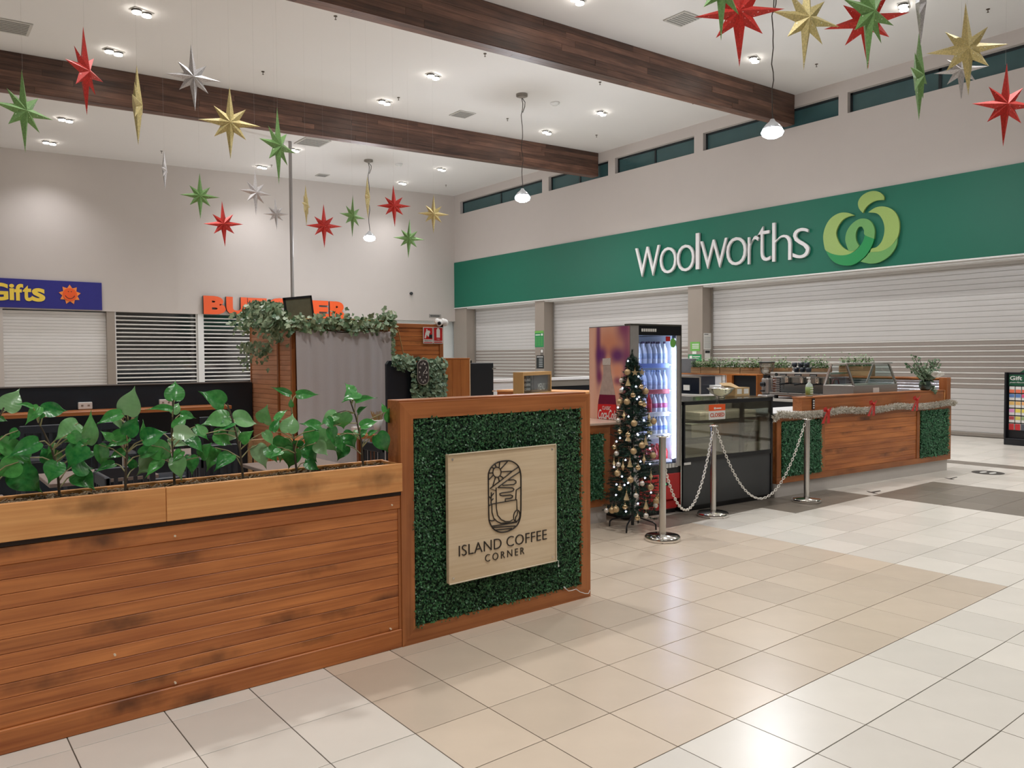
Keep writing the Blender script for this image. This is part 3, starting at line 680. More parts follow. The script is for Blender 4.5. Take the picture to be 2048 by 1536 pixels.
# planter trough
pt_ = thing('planter_box', 'long pine planter trough on top of the board wall', 'planter', (0, YP, 0))
PX1 = 2.236
for a, b in ((X0, .974), (.976, PX1)):
    b_ = MB(); b_.box((a, -.012, .893), (b, .012, 1.053), 0, .003); put('front_board', b_, W_LIGHT, pt_)
b_ = MB(); b_.box((X0, .2, .893), (PX1, .222, 1.053), 0, .003); put('back_board', b_, W_LIGHT, pt_)
b_ = MB(); b_.box((PX1-.02, .012, .893), (PX1, .2, 1.05)); put('end_board', b_, W_LIGHT, pt_)
b_ = MB(); b_.box((X0, .0, .872), (PX1, .21, .893)); put('bottom_board', b_, mat('gap_shade', (40, 26, 18), .8), pt_)  # near-black colour paints the shade of the gap under the trough
MULCH = leafmat('mulch', (150, 128, 98), (62, 48, 36), .9, 60)
ml = MB(); rnd = random.Random(11)
ml.box((X0, .012, .95), (PX1-.02, .2, 1.03))
for k in range(4200):
    x = rnd.uniform(X0, PX1-.03); y = rnd.uniform(.018, .192); a = rnd.uniform(0, PI); l = rnd.uniform(.008, .028); w_ = rnd.uniform(.0015, .004); z = 1.03+rnd.uniform(0, .014); tl = rnd.uniform(-.006, .006)
    dx, dy = math.cos(a)*l, math.sin(a)*l; px, py = -math.sin(a)*w_, math.cos(a)*w_
    if abs(dx)+abs(px)+x > PX1-.02: continue
    ml.add([(x-dx-px, max(.012, min(.2, y-dy-py)), z-tl), (x+dx-px, max(.012, min(.2, y+dy-py)), z+tl), (x+dx+px, max(.012, min(.2, y+dy+py)), z+tl+.002), (x-dx+px, max(.012, min(.2, y-dy+py)), z-tl+.002)], [(0, 1, 2, 3)])
stuff(put('bark_mulch', ml, MULCH, pt_))

# leafy plants: stems at their places in the trough, leaves base -> tip as seen
def leaf_mesh(seed):
    r = random.Random(seed); b = MB(); n = 9; cx = []
    outl = [(0, .0), (.03, .24), (.12, .40), (.27, .47), (.43, .44), (.58, .33), (.71, .19), (.83, .07), (1.0, 0.0)]
    fold = r.uniform(.1, .35); droop = r.uniform(.05, .25); wav = r.uniform(.02, .05)
    fine = []
    for i in range(len(outl)-1):
        p1, p2 = Vector(outl[i]), Vector(outl[i+1]); p0 = Vector(outl[i-1]) if i else p1; p3 = Vector(outl[min(i+2, len(outl)-1)])
        for k in range(2):
            t = k/2; q = .5*((2*p1)+(p2-p0)*t+(2*p0-5*p1+4*p2-p3)*t*t+(3*p1-p0-3*p2+p3)*t*t*t); fine.append((q.x, max(0, q.y)))
    fine.append(outl[-1]); n = len(fine); cols7 = (-1, -.66, -.33, 0, .33, .66, 1); vs_ = []
    for i, (x, hw) in enumerate(fine):
        z = -droop*(x-.25)**2*1.6
        for s_ in cols7:
            xx = x-.075*abs(s_)**3*max(0, 1-x)**3*min(1, i/2)
            vs_.append((xx, s_*hw, z+abs(s_)*hw*fold+wav*math.sin(x*9+s_*3)*abs(s_)))
    f_ = []
    for i in range(n-1):
        for k in range(6): f_.append((i*7+k, (i+1)*7+k, (i+1)*7+k+1, i*7+k+1))
    b.add(vs_, f_, 0, True); return b.mesh('leaf', LEAF)
LM = [leaf_mesh(s_) for s_ in range(6)]
Z1 = [(50,235,150,70,.75),(255,215,130,180,.35),(335,240,540,232,.55),(305,215,208,342,.5),(350,270,300,312,.5),(-40,300,72,315,.35),(140,400,62,472,.9),(300,490,65,598,.55),(0,490,290,690,.4),(390,632,330,530,.9),(140,650,-20,762,.85),(110,720,335,878,.75),
 (455,560,440,662,.6),(450,650,380,810,.8),(430,500,370,592,.4),(610,345,430,470,.75),(660,520,515,690,.8),(570,690,735,690,.85),(600,740,745,850,.8),(690,500,725,268,.45),(955,270,755,335,.5),(1005,268,1055,58,.72),(880,285,985,400,.22),(1000,430,1085,285,.7),
 (985,420,818,470,.5),(1010,455,830,522,.5),(780,515,822,700,.5),(900,660,755,710,.45),(1150,490,1120,320,.28),(1130,470,1302,400,.8),(1230,600,1075,740,.8),(1270,630,1145,755,.45),(1375,158,1378,0,.75),(1350,235,1160,215,.3),(1365,260,1412,170,.6),(1425,270,1548,295,.5),
 (1375,410,1560,430,.6),(1760,185,1587,88,.68),(1800,290,1588,345,.6),(1850,310,2037,330,.65),(1830,330,1718,400,.6),(1880,400,1775,485,.65),(1900,480,1985,400,.7),(1540,370,1642,470,.5),(1330,490,1492,505,.45),(1390,610,1425,782,.65),(1500,600,1520,742,.65),(1690,540,1638,712,.6),
 (1825,590,1685,702,.65),(1200,520,1372,622,.7),(1480,450,1602,560,.6),(1690,430,1842,502,.6),(1380,380,1472,270,.6),(690,470,590,358,.6),(620,430,500,492,.6),(990,560,848,612,.5),(1110,590,1292,512,.5),(1580,600,1652,500,.7),(40,560,-60,640,.7),(230,610,120,560,.6),(-20,520,60,600,.6),(1060,690,1010,600,.6),(700,560,640,640,.7),(560,420,640,520,.7),(880,470,800,400,.6),(1240,420,1160,500,.7),(1430,560,1360,640,.6),(1620,420,1540,350,.6)]
Z2 = [(500,335,515,210,.8),(710,115,565,52,.3),(765,115,932,112,.42),(720,210,715,145,.5),(700,410,725,262,.85),(600,310,682,222,.42),(570,400,625,290,.5),(735,400,782,338,.5),(945,360,798,340,.5),(1075,260,957,340,.5),(1110,265,1132,392,.95),(1210,105,1148,18,.65),(1240,100,1130,152,.62),(1230,170,1388,128,.32),
 (1245,260,1302,204,.48),(1270,365,1402,315,.48),(1455,250,1434,180,.5),(1470,255,1532,338,.95),(1400,430,1492,572,.7),(1130,420,1227,532,.68),(1200,410,1215,507,.7),(1010,380,1082,502,.7),(900,400,818,522,.78),(930,430,1097,557,.62),(920,500,1002,592,.75),(820,520,922,642,.78),(740,540,690,702,.75),(830,650,946,702,.65),
 (660,460,620,652,.72),(450,520,522,692,.62),(540,530,602,642,.72),(1150,520,1078,632,.72),(510,410,577,512,.55),(770,480,780,542,.95),(1260,440,1322,378,.62),(640,560,560,600,.7),(1000,300,1050,390,.6),(860,440,940,380,.6),(1060,450,1130,560,.6),(1330,430,1400,390,.5)]
S_ = .25391
leaves = [(x0*S_, 760+y0*S_, x1*S_, 760+y1*S_, w_) for x0, y0, x1, y1, w_ in Z1]+[(400+x0*S_, 760+y0*S_, 400+x1*S_, 760+y1*S_, w_) for x0, y0, x1, y1, w_ in Z2]
stems = [([(-18, 998), (-15, 930), (-10, 850), (8, 815)], 'leftmost leafy plant in the trough, cut by the picture edge'),
 ([(119, 987), (116, 950), (104, 900), (88, 865), (73, 838)], 'leafy plant leaning left, second from the left in the trough'),
 ([(250, 975), (252, 930), (256, 880), (257, 825)], 'leafy plant with one tall pointed leaf, third from the left'),
 ([(349, 966), (347, 920), (343, 870), (347, 800)], 'tallest leafy plant in the middle of the trough'),
 ([(487, 950), (480, 900), (468, 850), (455, 808)], 'leafy plant right before the booth side, third from the right'),
 ([(594, 936), (588, 890), (585, 840), (582, 800)], 'leafy plant before the left edge of the grey curtain'),
 ([(727, 927), (722, 880), (712, 835), (700, 800)], 'rightmost leafy plant in the trough beside the hedge panel')]
roots = []; smb_ = []; rnd = random.Random(5)
for pts, lab in stems:
    p0 = ony(pts[0][0], pts[0][1], YP+.11)
    t_ = thing('leafy_plant', lab, 'plant', (p0.x, YP+.11, 1.035), 0, 'plants in the long trough'); roots.append(t_)
    b_ = MB(); ps = [ony(x, y, YP+.11)-t_.location for x, y in pts]; ps[0].z = -.02
    b_.tube(ps, [.0062-.0009*i for i in range(len(ps))], 7); smb_.append((b_, ps))
for (bx, by, tx, ty, w_) in leaves:
    k = min(range(len(stems)), key=lambda q: min(abs(bx-sx)+.35*abs(by-sy) for sx, sy in stems[q][0]))
    t_ = roots[k]; yb = YP+.11+rnd.uniform(-.085, .085); yt = yb+rnd.uniform(-.06, .05)
    A = ony(bx, by, yb); B = ony(tx, ty, yt)
    d = B-A; ln = d.length; X_ = d.normalized(); tocam = (CAM-(A+B)/2).normalized()
    N_ = (tocam+Vector((rnd.uniform(-.3, .3), rnd.uniform(-.3, .3), .45+rnd.uniform(-.2, .3)))); N_ = (N_-X_*N_.dot(X_)).normalized(); Y_ = N_.cross(X_)
    A = A-X_*ln*.04; ln *= 1.1
    M = Matrix((X_*ln, Y_*ln*max(w_, .32)*1.14, N_*ln*.8)).transposed().to_4x4(); M.translation = A-t_.location
    o = link('leaf', rnd.choice(LM), t_); o.matrix_basis = M
    ps = smb_[k][1]; base = A-t_.location
    tgt = min((ps[i]*(1-f)+ps[i+1]*f for i in range(len(ps)-1) for f in (0, .25, .5, .75)), key=lambda q: (q-base+Vector((0, 0, .05))).length)
    midp = (tgt+base)/2+Vector((0, 0, .012))
    smb_[k][0].tube([tgt, midp, base], [.0035, .003, .0022], 5)
PETI = mat('plant_stalk', (150, 146, 104), .6)
for t_, (b_, ps) in zip(roots, smb_):
    for f_i in range(len(b_.f)):
        b_.m[f_i] = 0 if f_i < 30 else 1
    put('stem', b_, [STEM, PETI], t_)

# hedge panel with the sign
def leaves_on(mb, n, x0, x1, z0, z1, y, depth, size, rnd, axis=0):
    """n small leaves scattered over an upright rectangle facing -y"""
    for _ in range(n):
        x = rnd.uniform(x0, x1); z = rnd.uniform(z0, z1); yy = y-rnd.random()**1.5*depth; l = rnd.uniform(.6, 1.15)*size; a = rnd.uniform(0, 2*PI); t = rnd.uniform(.25, .95)
        dx, dz = math.cos(a)*l, math.sin(a)*l; px, pz = -math.sin(a)*l*.36, math.cos(a)*l*.36; tip = -l*t*rnd.uniform(.2, 1)
        m_ = (x+dx*.5, z+dz*.5); k_ = rnd.uniform(-.3, .3)*l
        q = [(x, yy, z), (m_[0]+px, yy+tip*.5+k_, m_[1]+pz), (x+dx, yy+tip, z+dz), (m_[0]-px, yy+tip*.5-k_, m_[1]-pz)]
        if axis == 1: q = [(b__, a__, c__) for a__, b__, c__ in q]
        mb.add(q, [(0, 1, 2, 3)])
hp = thing('hedge_panel', 'wooden framed artificial hedge panel carrying the coffee corner sign', 'hedge panel', (2.23, YP, 0)); PW_, PH = 1.485, 1.395
b_ = MB(); b_.box((.006, .03, .0), (PW_-.006, .155, PH+.012), 0, .004); put('panel_body', b_, W_FRAME, hp)
for nm, poly, m_ in (('bottom_rail', [(0, 0), (PW_, 0), (PW_-.085, .095), (.085, .095)], W_FRAME), ('top_rail', [(0, PH), (PW_, PH), (PW_-.085, PH-.095), (.085, PH-.095)], W_FRAME), ('stile', [(0, 0), (.085, .095), (.085, PH-.095), (0, PH)], W_FRAMEZ), ('stile', [(PW_, 0), (PW_-.085, .095), (PW_-.085, PH-.095), (PW_, PH)], W_FRAMEZ)):
    b_ = MB(); b_.prism(poly, .032, lambda u, v_, w_: (u, w_-.002, v_)); put(nm, b_, m_, hp, fix=True)
b_ = MB(); b_.box((.08, .018, .09), (PW_-.08, .032, PH-.09)); put('hedge_backing', b_, mat('hedge_mat', (10, 36, 24), .9), hp)
b_ = MB(); leaves_on(b_, 25000, .083, PW_-.083, .093, PH-.093, .02, .035, .0155, random.Random(1)); stuff(put('hedge_foliage', b_, HEDGE, hp))
# sign board: its lettering and emblem are cut-out black shapes on it
sb = thing('coffee_sign', 'square pale plywood sign with black coffee cup emblem and wording', 'sign', (0, YP, 0))
SY = -.045
c4 = [ony(x, y, YP+SY) for x, y in ((896, 908), (1111, 890), (1112, 1126), (898, 1164))]
bx0 = (c4[0].x+c4[3].x)/2; bx1 = (c4[1].x+c4[2].x)/2; bz1 = (c4[0].z+c4[1].z)/2; bz0 = (c4[2].z+c4[3].z)/2
b_ = MB(); b_.box((bx0, SY, bz0), (bx1, SY+.03, bz1), 0, .003); sbd = put('sign_board', b_, W_PLY, sb)
b_ = MB()
for a, c in (((bx0, bz0), (bx1, bz0)), ((bx1, bz0), (bx1, bz1)), ((bx0, bz1), (bx1, bz1))):
    b_.tube([(a[0], SY-.004, a[1]), (c[0], SY-.004, c[1])], .0045, 6)
put('light_strip', b_, mat('led_strip', (220, 206, 182), .3), sbd)
b_ = MB()
for x in (bx0+.03, bx1-.03):
    for z in (bz0+.03, bz1-.03): b_.cyl((x, SY-.003, z), (x, SY, z), .007, 10)
put('screw_heads', b_, STEEL, sbd)
INK = mat('sign_black', (34, 26, 20), .5)
def s8(x, y): p = ony(880+x*.19534, 880+y*.19534, YP+SY-.002); return (p.x, SY-.003, p.z)
em = MB()
def st(pts, closed=False, r=.0034):
    P = [s8(x, y) for x, y in pts]
    em.tube(P, r, 6, closed=closed)
cap = [(495+0, 380), (500, 330), (520, 285), (560, 245), (610, 222), (680, 213), (730, 217), (780, 245), (810, 285), (826, 350), (828, 420), (828, 600), (826, 750), (815, 815), (790, 870), (745, 910), (690, 935), (625, 945), (575, 930), (535, 895), (508, 840), (500, 780), (497, 600)]
st(smooth_outline(cap, 3), True, .0042)
st([(583+42*math.cos(a*PI/9), 330+52*math.sin(a*PI/9)) for a in range(18)], True)
for a, c in (((605, 285), (612, 228)), ((622, 295), (690, 222)), ((628, 325), (740, 318)), ((618, 368), (650, 390)), ((598, 385), (608, 425)), ((567, 385), (540, 470)), ((545, 360), (500, 405)), ((540, 335), (498, 340)), ((553, 290), (528, 280)), ((575, 278), (562, 245))): st([a, c])
st([(800, 278), (740, 318), (640, 400), (512, 497), (575, 520)]); st([(820, 322), (740, 375), (600, 478)])
st([(575, 486), (577, 700), (590, 770), (625, 815), (670, 835), (715, 835), (745, 815)])
st([(530, 655), (650, 635), (785, 610), (788, 715)]); st([(530, 655), (532, 740), (550, 800), (585, 835), (625, 852), (720, 850), (790, 832)])
st([(820, 485), (780, 512), (775, 605)]); st([(505, 670), (530, 652)]); st([(505, 820), (530, 828), (560, 820)])
st([(700, 412), (755, 407), (778, 420), (778, 440), (755, 455), (640, 465)]); st([(590, 487), (740, 490), (758, 502), (750, 520), (720, 530), (630, 542), (610, 550), (615, 565), (640, 572), (725, 563), (745, 570), (742, 588), (715, 598), (668, 603), (668, 628)])
st([(525, 535), (523, 650)]); st([(550, 545), (525, 575)]); st([(505, 582), (525, 600)]); st([(545, 600), (525, 622)])
st([(785+30*math.cos(a*PI/8)*1.05+12*math.sin(a*PI/8)*-.6, 775+58*math.sin(a*PI/8)) for a in range(16)], True); st([(797, 730), (790, 765), (775, 790), (772, 825)])
st([(525, 882), (640, 868), (785, 842)]); st([(540, 897), (770, 880)]); st([(570, 922), (735, 905)])
put('cup_emblem', em, INK, sb)
for body, x0, x1, yl, yr, hh, sp in (('ISLAND COFFEE', 917.5, 1093, 1112, 1079, 21.5, 1.02), ('CORNER', 970, 1048, 1123.5, 1108, 14.5, 1.4)):
    a = ony(x0, yl, YP+SY); c = ony(x1, yr, YP+SY); me = text_mesh(body, 1, .003, INK, space=sp, bold=-.014); hz = hh*(a-CAM).dot(fw)/FPX
    fit(me, c.x-a.x, hz); link('lettering_'+('top' if 'I' in body else 'bottom'), me, sb, (a.x, SY-.002, (a.z+c.z)/2), FACE_Y)
b_ = MB(); p = [ony(x, y, YP-.012)-Vector((0, YP, 0)) for x, y in ((1131, 1177), (1137, 1182), (1144, 1181), (1152, 1178), (1160, 1184), (1170, 1187), (1177, 1187), (1180, 1180))]
b_.tube(p, .0028, 6); b_.cyl(p[0], p[0]+Vector((-.012, 0, .012)), .005, 8)
e = [ony(x, y, YP+SY)-Vector((0, YP, 0)) for x, y in ((1111, 1118), (1117, 1122), (1117, 1130))]
b_.tube(e, .002, 6); b_.cyl(e[2], e[2]+Vector((0, 0, -.012)), .005, 8)
tag(put('power_cable', b_, WHITE, None, (0, YP, 0)), 'thin white cable running along the foot of the hedge panel', 'cable')

# ================================================================== KIOSK BAR (turned five degrees)
LAM = mat('white_laminate', (232, 232, 234), .3); KICK = mat('kickboard', (196, 190, 184), .4, var=.04, scale=6)
HB = mat('hedge_mat_green', (10, 52, 34), .9)
def framed_run(root, L0, L1, z0, z1, parts, y=0.0):
    """a counter front: rails, stiles, hedge fields and board fields; parts = [(kind, a, b)]"""
    b = MB(); b.box((L0, y, z0), (L1, y+.025, z0+.075), 0, .003); put('bottom_rail', b, W_FRAME, root)
    b = MB(); b.box((L0, y, z1-.085), (L1, y+.025, z1), 0, .003); put('top_rail', b, W_FRAME, root)
    for kind, a, c in parts:
        if kind == 'stile': b = MB(); b.box((a, y-.001, z0+.075), (c, y+.025, z1-.085), 0, .003); put('stile', b, W_FRAMEZ, root)
        elif kind == 'hedge':
            b = MB(); b.box((a, y+.012, z0+.075), (c, y+.026, z1-.085)); put('hedge_backing', b, HB, root)
            b = MB(); leaves_on(b, int(9000*(c-a)*(z1-z0-.16)/.5), a+.003, c-.003, z0+.078, z1-.088, y+.012, 0.032, .023, random.Random(int(a*100)+5)); stuff(put('hedge_foliage', b, HEDGE2, root))
        else:
            nbd = int(round((z1-z0-.16)/.064)); pt2 = (z1-z0-.16)/nbd
            for q in range(nbd):
                zz = z0+.075+q*pt2
                b = MB(); b.box((a, y+.010, zz+.0008), (c, y+.03, zz+pt2-.0008), 0, .0018); put('board', b, W_PINE, root)
sc_ = kthing('service_counter', 'long pine and hedge fronted coffee counter with pale worktop at right', 'counter', 0, 0)
framed_run(sc_, 0, 3.83, .16, .967, [('stile', 0, .08), ('hedge', .08, .825), ('stile', .825, .905), ('boards', .905, 2.945), ('stile', 2.945, 3.02), ('hedge', 3.02, 3.755), ('stile', 3.755, 3.83)], -.03)
b_ = MB(); b_.box((.002, 0, .16), (3.828, .62, .93)); put('counter_body', b_, W_FRAME, sc_)
b_ = MB(); b_.box((.0, .0, 0), (3.79, .6, .16)); put('kickboard', b_, KICK, sc_)
b_ = MB(); b_.box((0, -.03, .967), (3.83, .65, .985), 0, .003); put('worktop', b_, LAM, sc_)
b_ = MB(); b_.box((.48, -.012, .985), (3.66, .12, 1.135), 0, .003); put('upstand_front', b_, W_LIGHT if False else W_FRAME, sc_)
b_ = MB(); b_.box((.475, -.02, 1.135), (3.67, .13, 1.155), 0, .003); put('upstand_cap', b_, W_FRAME, sc_)
b_ = MB(); b_.box((3.66, -.02, .985), (3.685, .12, 1.15), 0, .002); put('upstand_end', b_, W_LIGHT, sc_)
# end wall behind the counter with corrugated lining and rail
ew = kthing('end_wall', 'chest high kiosk end wall lined with corrugated metal and capped in wood', 'partition', 3.72, 0)
b_ = MB(); b_.box((0, -.02, .985), (.11, .09, 1.325), 0, .003); put('corner_post', b_, W_FRAMEZ, ew)
b_ = MB(); b_.box((.04, .65, 0), (.11, 5.6, 1.30)); b_.box((.04, .09, .99), (.11, .65, 1.30)); put('wall_core', b_, W_FRAME, ew)
b_ = MB(); b_.box((0, .09, 1.30), (.12, 5.6, 1.325), 0, .003); put('rail_cap', b_, W_PINEY, ew)
CORR = mat('corrugated_steel', (214, 216, 224), .2, 1.0, var=.02)
b_ = MB(); prof = []
for q in range(61):
    z = .99+.31*q/60; prof.append((.026+.013*math.cos(q/60*2*PI*7), z))
n = len(prof); b_.add([(x, .095, z) for x, z in prof]+[(x, 3.1, z) for x, z in prof], [(i, i+1, n+i+1, n+i) for i in range(n-1)], 0, True)
put('corrugated_sheet', b_, CORR, ew, fix=True)
b_ = MB(); b_.box((.02, 3.1, .985), (.04, 5.6, 1.30)); put('white_lining', b_, LAM, ew)
# rear wall of the bar
rw = thing('rear_wall', 'low kiosk rear wall, white above and black below, behind the menu box', 'partition', (6.1, 10.65, 0))
b_ = MB(); b_.box((0, .03, 0), (6.1, .1, 1.26)); put('wall_core', b_, BLACK, rw)
b_ = MB(); b_.box((0, -.02, 1.23), (6.1, .12, 1.28), 0, .004); put('wall_cap', b_, LAM, rw)
b_ = MB(); b_.box((0, .005, .6), (3.1, .03, 1.225)); put('white_lining', b_, LAM, rw)
b_ = MB(); b_.box((3.1, .005, 1.12), (6.1, .03, 1.225)); put('metal_band', b_, GREYM, rw)
# low counter left of the fridge
lc = kthing('low_counter', 'low hedge fronted counter with pinkish top between hedge panel and fridge', 'counter', -4.05, .09)
framed_run(lc, 0, 1.62, .17, .975, [('stile', 0, .08), ('hedge', .08, 1.53), ('stile', 1.53, 1.62)], -.02)
b_ = MB(); b_.box((.0, .005, .17), (1.62, .6, .95)); put('counter_body', b_, W_FRAME, lc)
b_ = MB(); b_.box((0, .02, 0), (1.60, .58, .17)); put('kickboard', b_, KICK, lc)
b_ = MB(); b_.box((-.02, -.04, .975), (1.79, .62, 1.0), 0, .004); put('worktop', b_, mat('pink_laminate', (214, 188, 170), .2), lc)

# drinks fridge
fr = kthing('drinks_fridge', 'tall lit glass door drinks fridge with soft drink advert on its side', 'fridge', -2.24, -.03); FW, FD, FH = .71, .66, 1.965
FBL = mat('fridge_black', (24, 26, 30), .3); FIN = mat('fridge_lining', (244, 247, 252), .4)
b_ = MB()
b_.box((0, .09, .10), (.03, FD, FH)); b_.box((FW-.03, .09, .10), (FW, FD, FH)); b_.box((.03, FD-.03, .10), (FW-.03, FD, FH)); b_.box((.03, .09, FH-.1), (FW-.03, FD-.03, FH)); b_.box((.03, .09, .10), (FW-.03, FD-.03, .54))
put('cabinet', b_, mat('fridge_grey', (120, 120, 122), .4), fr)
b_ = MB(); b_.box((.03, FD-.036, .54), (FW-.03, FD-.03, FH-.1)); b_.box((.03, .09, .54), (.035, FD-.036, FH-.1)); b_.box((FW-.035, .09, .54), (FW-.03, FD-.036, FH-.1)); b_.box((.035, .09, .54), (FW-.035, FD-.036, .546)); put('lining', b_, FIN, fr)
b_ = MB(); b_.box((.005, .02, .05), (.1*0+.12, .088, FH)); b_.box((FW-.065, 0.02, .5), (FW-.012, .03, FH-.05)); put('door_edge', b_, mat('fridge_silver', (186, 184, 182), .3, .5), fr)
b_ = MB(); b_.box((.12, .015, FH-.10), (FW-.01, .088, FH)); b_.box((FW-.06, .03, .5), (FW-.012, .088, FH-.1)); b_.box((.12, .03, .43), (FW-.01, .088, .53)); put('door_frame', b_, FBL, fr)
b_ = MB(); b_.box((FW-.012, .01, .05), (FW, .1, FH)); b_.box((.0, .01, FH-.005), (FW, .1, FH+.012)); put('chrome_trim', b_, STEEL, fr)
b_ = MB(); b_.box((.12, .04, .53), (FW-.065, .047, FH-.1)); gdoor = put('glass_door', b_, glass('fridge_glass', (235, 241, 255), .05), fr)
b_ = MB(); b_.box((.12, .02, .16), (FW-.012, .088, .43), 0, .006); lowp = put('lower_panel', b_, RED, fr)
b_ = MB(); b_.box((.12, .05, .05), (FW-.012, .088, .155), 0, .02); put('lower_grille', b_, RED, fr)
b_ = MB(); b_.box((.0, .1, 0), (FW, FD, .1)); put('plinth', b_, FBL, fr)
b_ = MB(); b_.box((.44, .014, .31), (.55, .02, .345)); cdis = put('control_display', b_, FBL, lowp)
b_ = MB(); b_.box((.475, .012, .32), (.49, .0145, .335)); put('indicator', b_, emis('led_green', (60, 255, 140), 4), lowp)
b_ = MB(); b_.cyl((FW-.075, .06, .58), (FW-.075, .06, FH-.13), .012, 8); b_.cyl((.1, .11, .58), (.1, .11, FH-.13), .012, 8); put('glow_tube', b_, emis('fridge_tube', (232, 240, 255), 48), fr)
shz = [.56, .83, 1.06, 1.295, 1.565]
for z in shz:
    b_ = MB(); b_.box((.036, .12, z-.012), (FW-.036, FD-.05, z)); put('shelf', b_, mat('shelf_white', (226, 230, 236), .4), fr)
for z, c in zip(shz, ((206, 190, 180), (214, 206, 188), (214, 206, 190), (176, 60, 62), (120, 138, 190))):
    b_ = MB(); b_.box((.13, .105, z-.035), (FW-.08, .12, z+.012), 0, .003); put('shelf_strip', b_, mat('strip_%d' % int(z*100), c, .4), fr)
b_ = MB(); b_.prism([(.025*math.cos(a*PI/8), .03*math.sin(a*PI/8)-.01) for a in range(16)], .002, lambda u, v_, w_: (FW-.10+u*1.6, .036-w_, FH-.16+v_*1.7)); put('green_sticker', b_, PLG, gdoor, fix=True)
b_ = MB(); b_.box((FW-.20, .034, FH-.16), (FW-.14, .038, FH-.11)); put('price_sticker', b_, RED, gdoor)
b_ = MB()
for q in range(4): b_.box((.50+.045*q, .026, .49), (.535+.045*q, .03, .535))
put('price_tickets', b_, PW, fr)
for q in range(7):
    b_ = MB(); b_.box((.15+.03*q, .012, FH-.065), (.172+.03*q, .016, FH-.035)); put('header_mark', b_, PW, fr)
# side advert: blurred face print
def advert_mat():
    m, t, b, N, L = nt('advert_print'); tc = N.new('ShaderNodeTexCoord'); cur = None
    base = N.new('ShaderNodeRGB'); base.outputs[0].default_value = lin((222, 172, 150))+(1,); cur = base.outputs[0]
    # (n, z) centre, radius n, radius z, colour, amount
    blobs = [(.33, 1.75, .3, .26, (206, 136, 108), .9), (.1, 1.98, .16, .25, (126, 56, 104), .9), (.05, 1.55, .1, .5, (136, 62, 110), .85), (.5, 1.86, .05, .42, (104, 44, 104), .85), (.505, 1.55, .06, .3, (104, 44, 104), .7),
             (.45, 1.67, .12, .12, (92, 38, 112), .9), (.2, 1.66, .17, .12, (92, 38, 112), .9), (.34, 1.55, .06, .16, (232, 170, 138), .8), (.2, 1.5, .1, .1, (226, 152, 122), .8), (.48, 1.44, .06, .1, (122, 46, 100), .85), (.2, 1.4, .08, .06, (128, 50, 100), .8), (.3, 1.28, .2, .12, (224, 160, 134), .8), (.08, 1.2, .1, .3, (176, 96, 112), .7), (.61, 1.5, .06, .7, (228, 184, 164), .8)]
    for (cn, cz, rn, rz, c, am) in blobs:
        mp = N.new('ShaderNodeMapping'); mp.vector_type = 'POINT'; mp.inputs['Scale'].default_value = (0, 1/rn, 1/rz); mp.inputs['Location'].default_value = (0, -cn/rn, -cz/rz)
        L.new(tc.outputs['Object'], mp.inputs['Vector']); ln_ = N.new('ShaderNodeVectorMath'); ln_.operation = 'LENGTH'; L.new(mp.outputs[0], ln_.inputs[0])
        mr = N.new('ShaderNodeMapRange'); mr.interpolation_type = 'SMOOTHSTEP'; mr.inputs[1].default_value = .15; mr.inputs[2].default_value = 1.2; mr.inputs[3].default_value = am; mr.inputs[4].default_value = 0
        L.new(ln_.outputs['Value'], mr.inputs[0]); mx = N.new('ShaderNodeMix'); mx.data_type = 'RGBA'; mx.inputs[7].default_value = lin(c)+(1,)
        L.new(mr.outputs[0], mx.inputs[0]); L.new(cur, mx.inputs[6]); cur = mx.outputs[2]
    L.new(cur, b.inputs['Base Color']); b.inputs['Roughness'].default_value = .25; return m
b_ = MB(); b_.box((-.006, .02, .3), (0, FD-.01, FH-.01)); sadv = put('side_advert', b_, advert_mat(), fr)
def fside(x, y): nn, z = onks(x, y, -2.25); return (nn+.03, z)
BOT = mat('print_bottle_glass', (178, 160, 152), .25, var=.25, scale=18); COLA = mat('print_cola', (112, 30, 58), .3, var=.2, scale=40); LABR = mat('print_label_red', (206, 42, 44), .35); CAPM = mat('print_cap', (196, 188, 182), .3, var=.5, scale=90)
def flat(name, pts, m_, th):
    b = MB(); b.prism([fside(x, y) for x, y in pts], .002, lambda u, v_, w_: (-.006-th-w_, u, v_)); put(name, b, m_, sadv, fix=True)
flat('print_bottle', [(1206, 728), (1220, 728), (1222, 748), (1226, 770), (1230, 790), (1232, 808), (1233, 838), (1195, 836), (1196, 806), (1199, 786), (1203, 765), (1206, 748)], BOT, 0)
flat('print_cola', [(1199, 789), (1230, 790), (1232, 808), (1233, 812), (1196, 810), (1197, 800)], COLA, .002)
flat('print_label', [(1196, 808), (1232, 809), (1233, 839), (1195, 837)], LABR, .004)
flat('print_cap', [(1205, 717), (1221, 716), (1221, 730), (1205, 730)], CAPM, .002)
for body, x0, x1, y0, y1, shr in (('CLASSIC', 1205, 1222, 813, 819, 0), ('Coca-Cola', 1197, 1233, 821, 837, .35)):
    a = fside(x0, y1); c = fside(x1, y0); me = text_mesh(body, 1, .0005, PW, shear=shr, bold=.0 if shr == 0 else .012); fit(me, a[0]-c[0], c[1]-a[1]); link('print_lettering', me, sadv, (-.0135, a[0], a[1]), FACE_X)
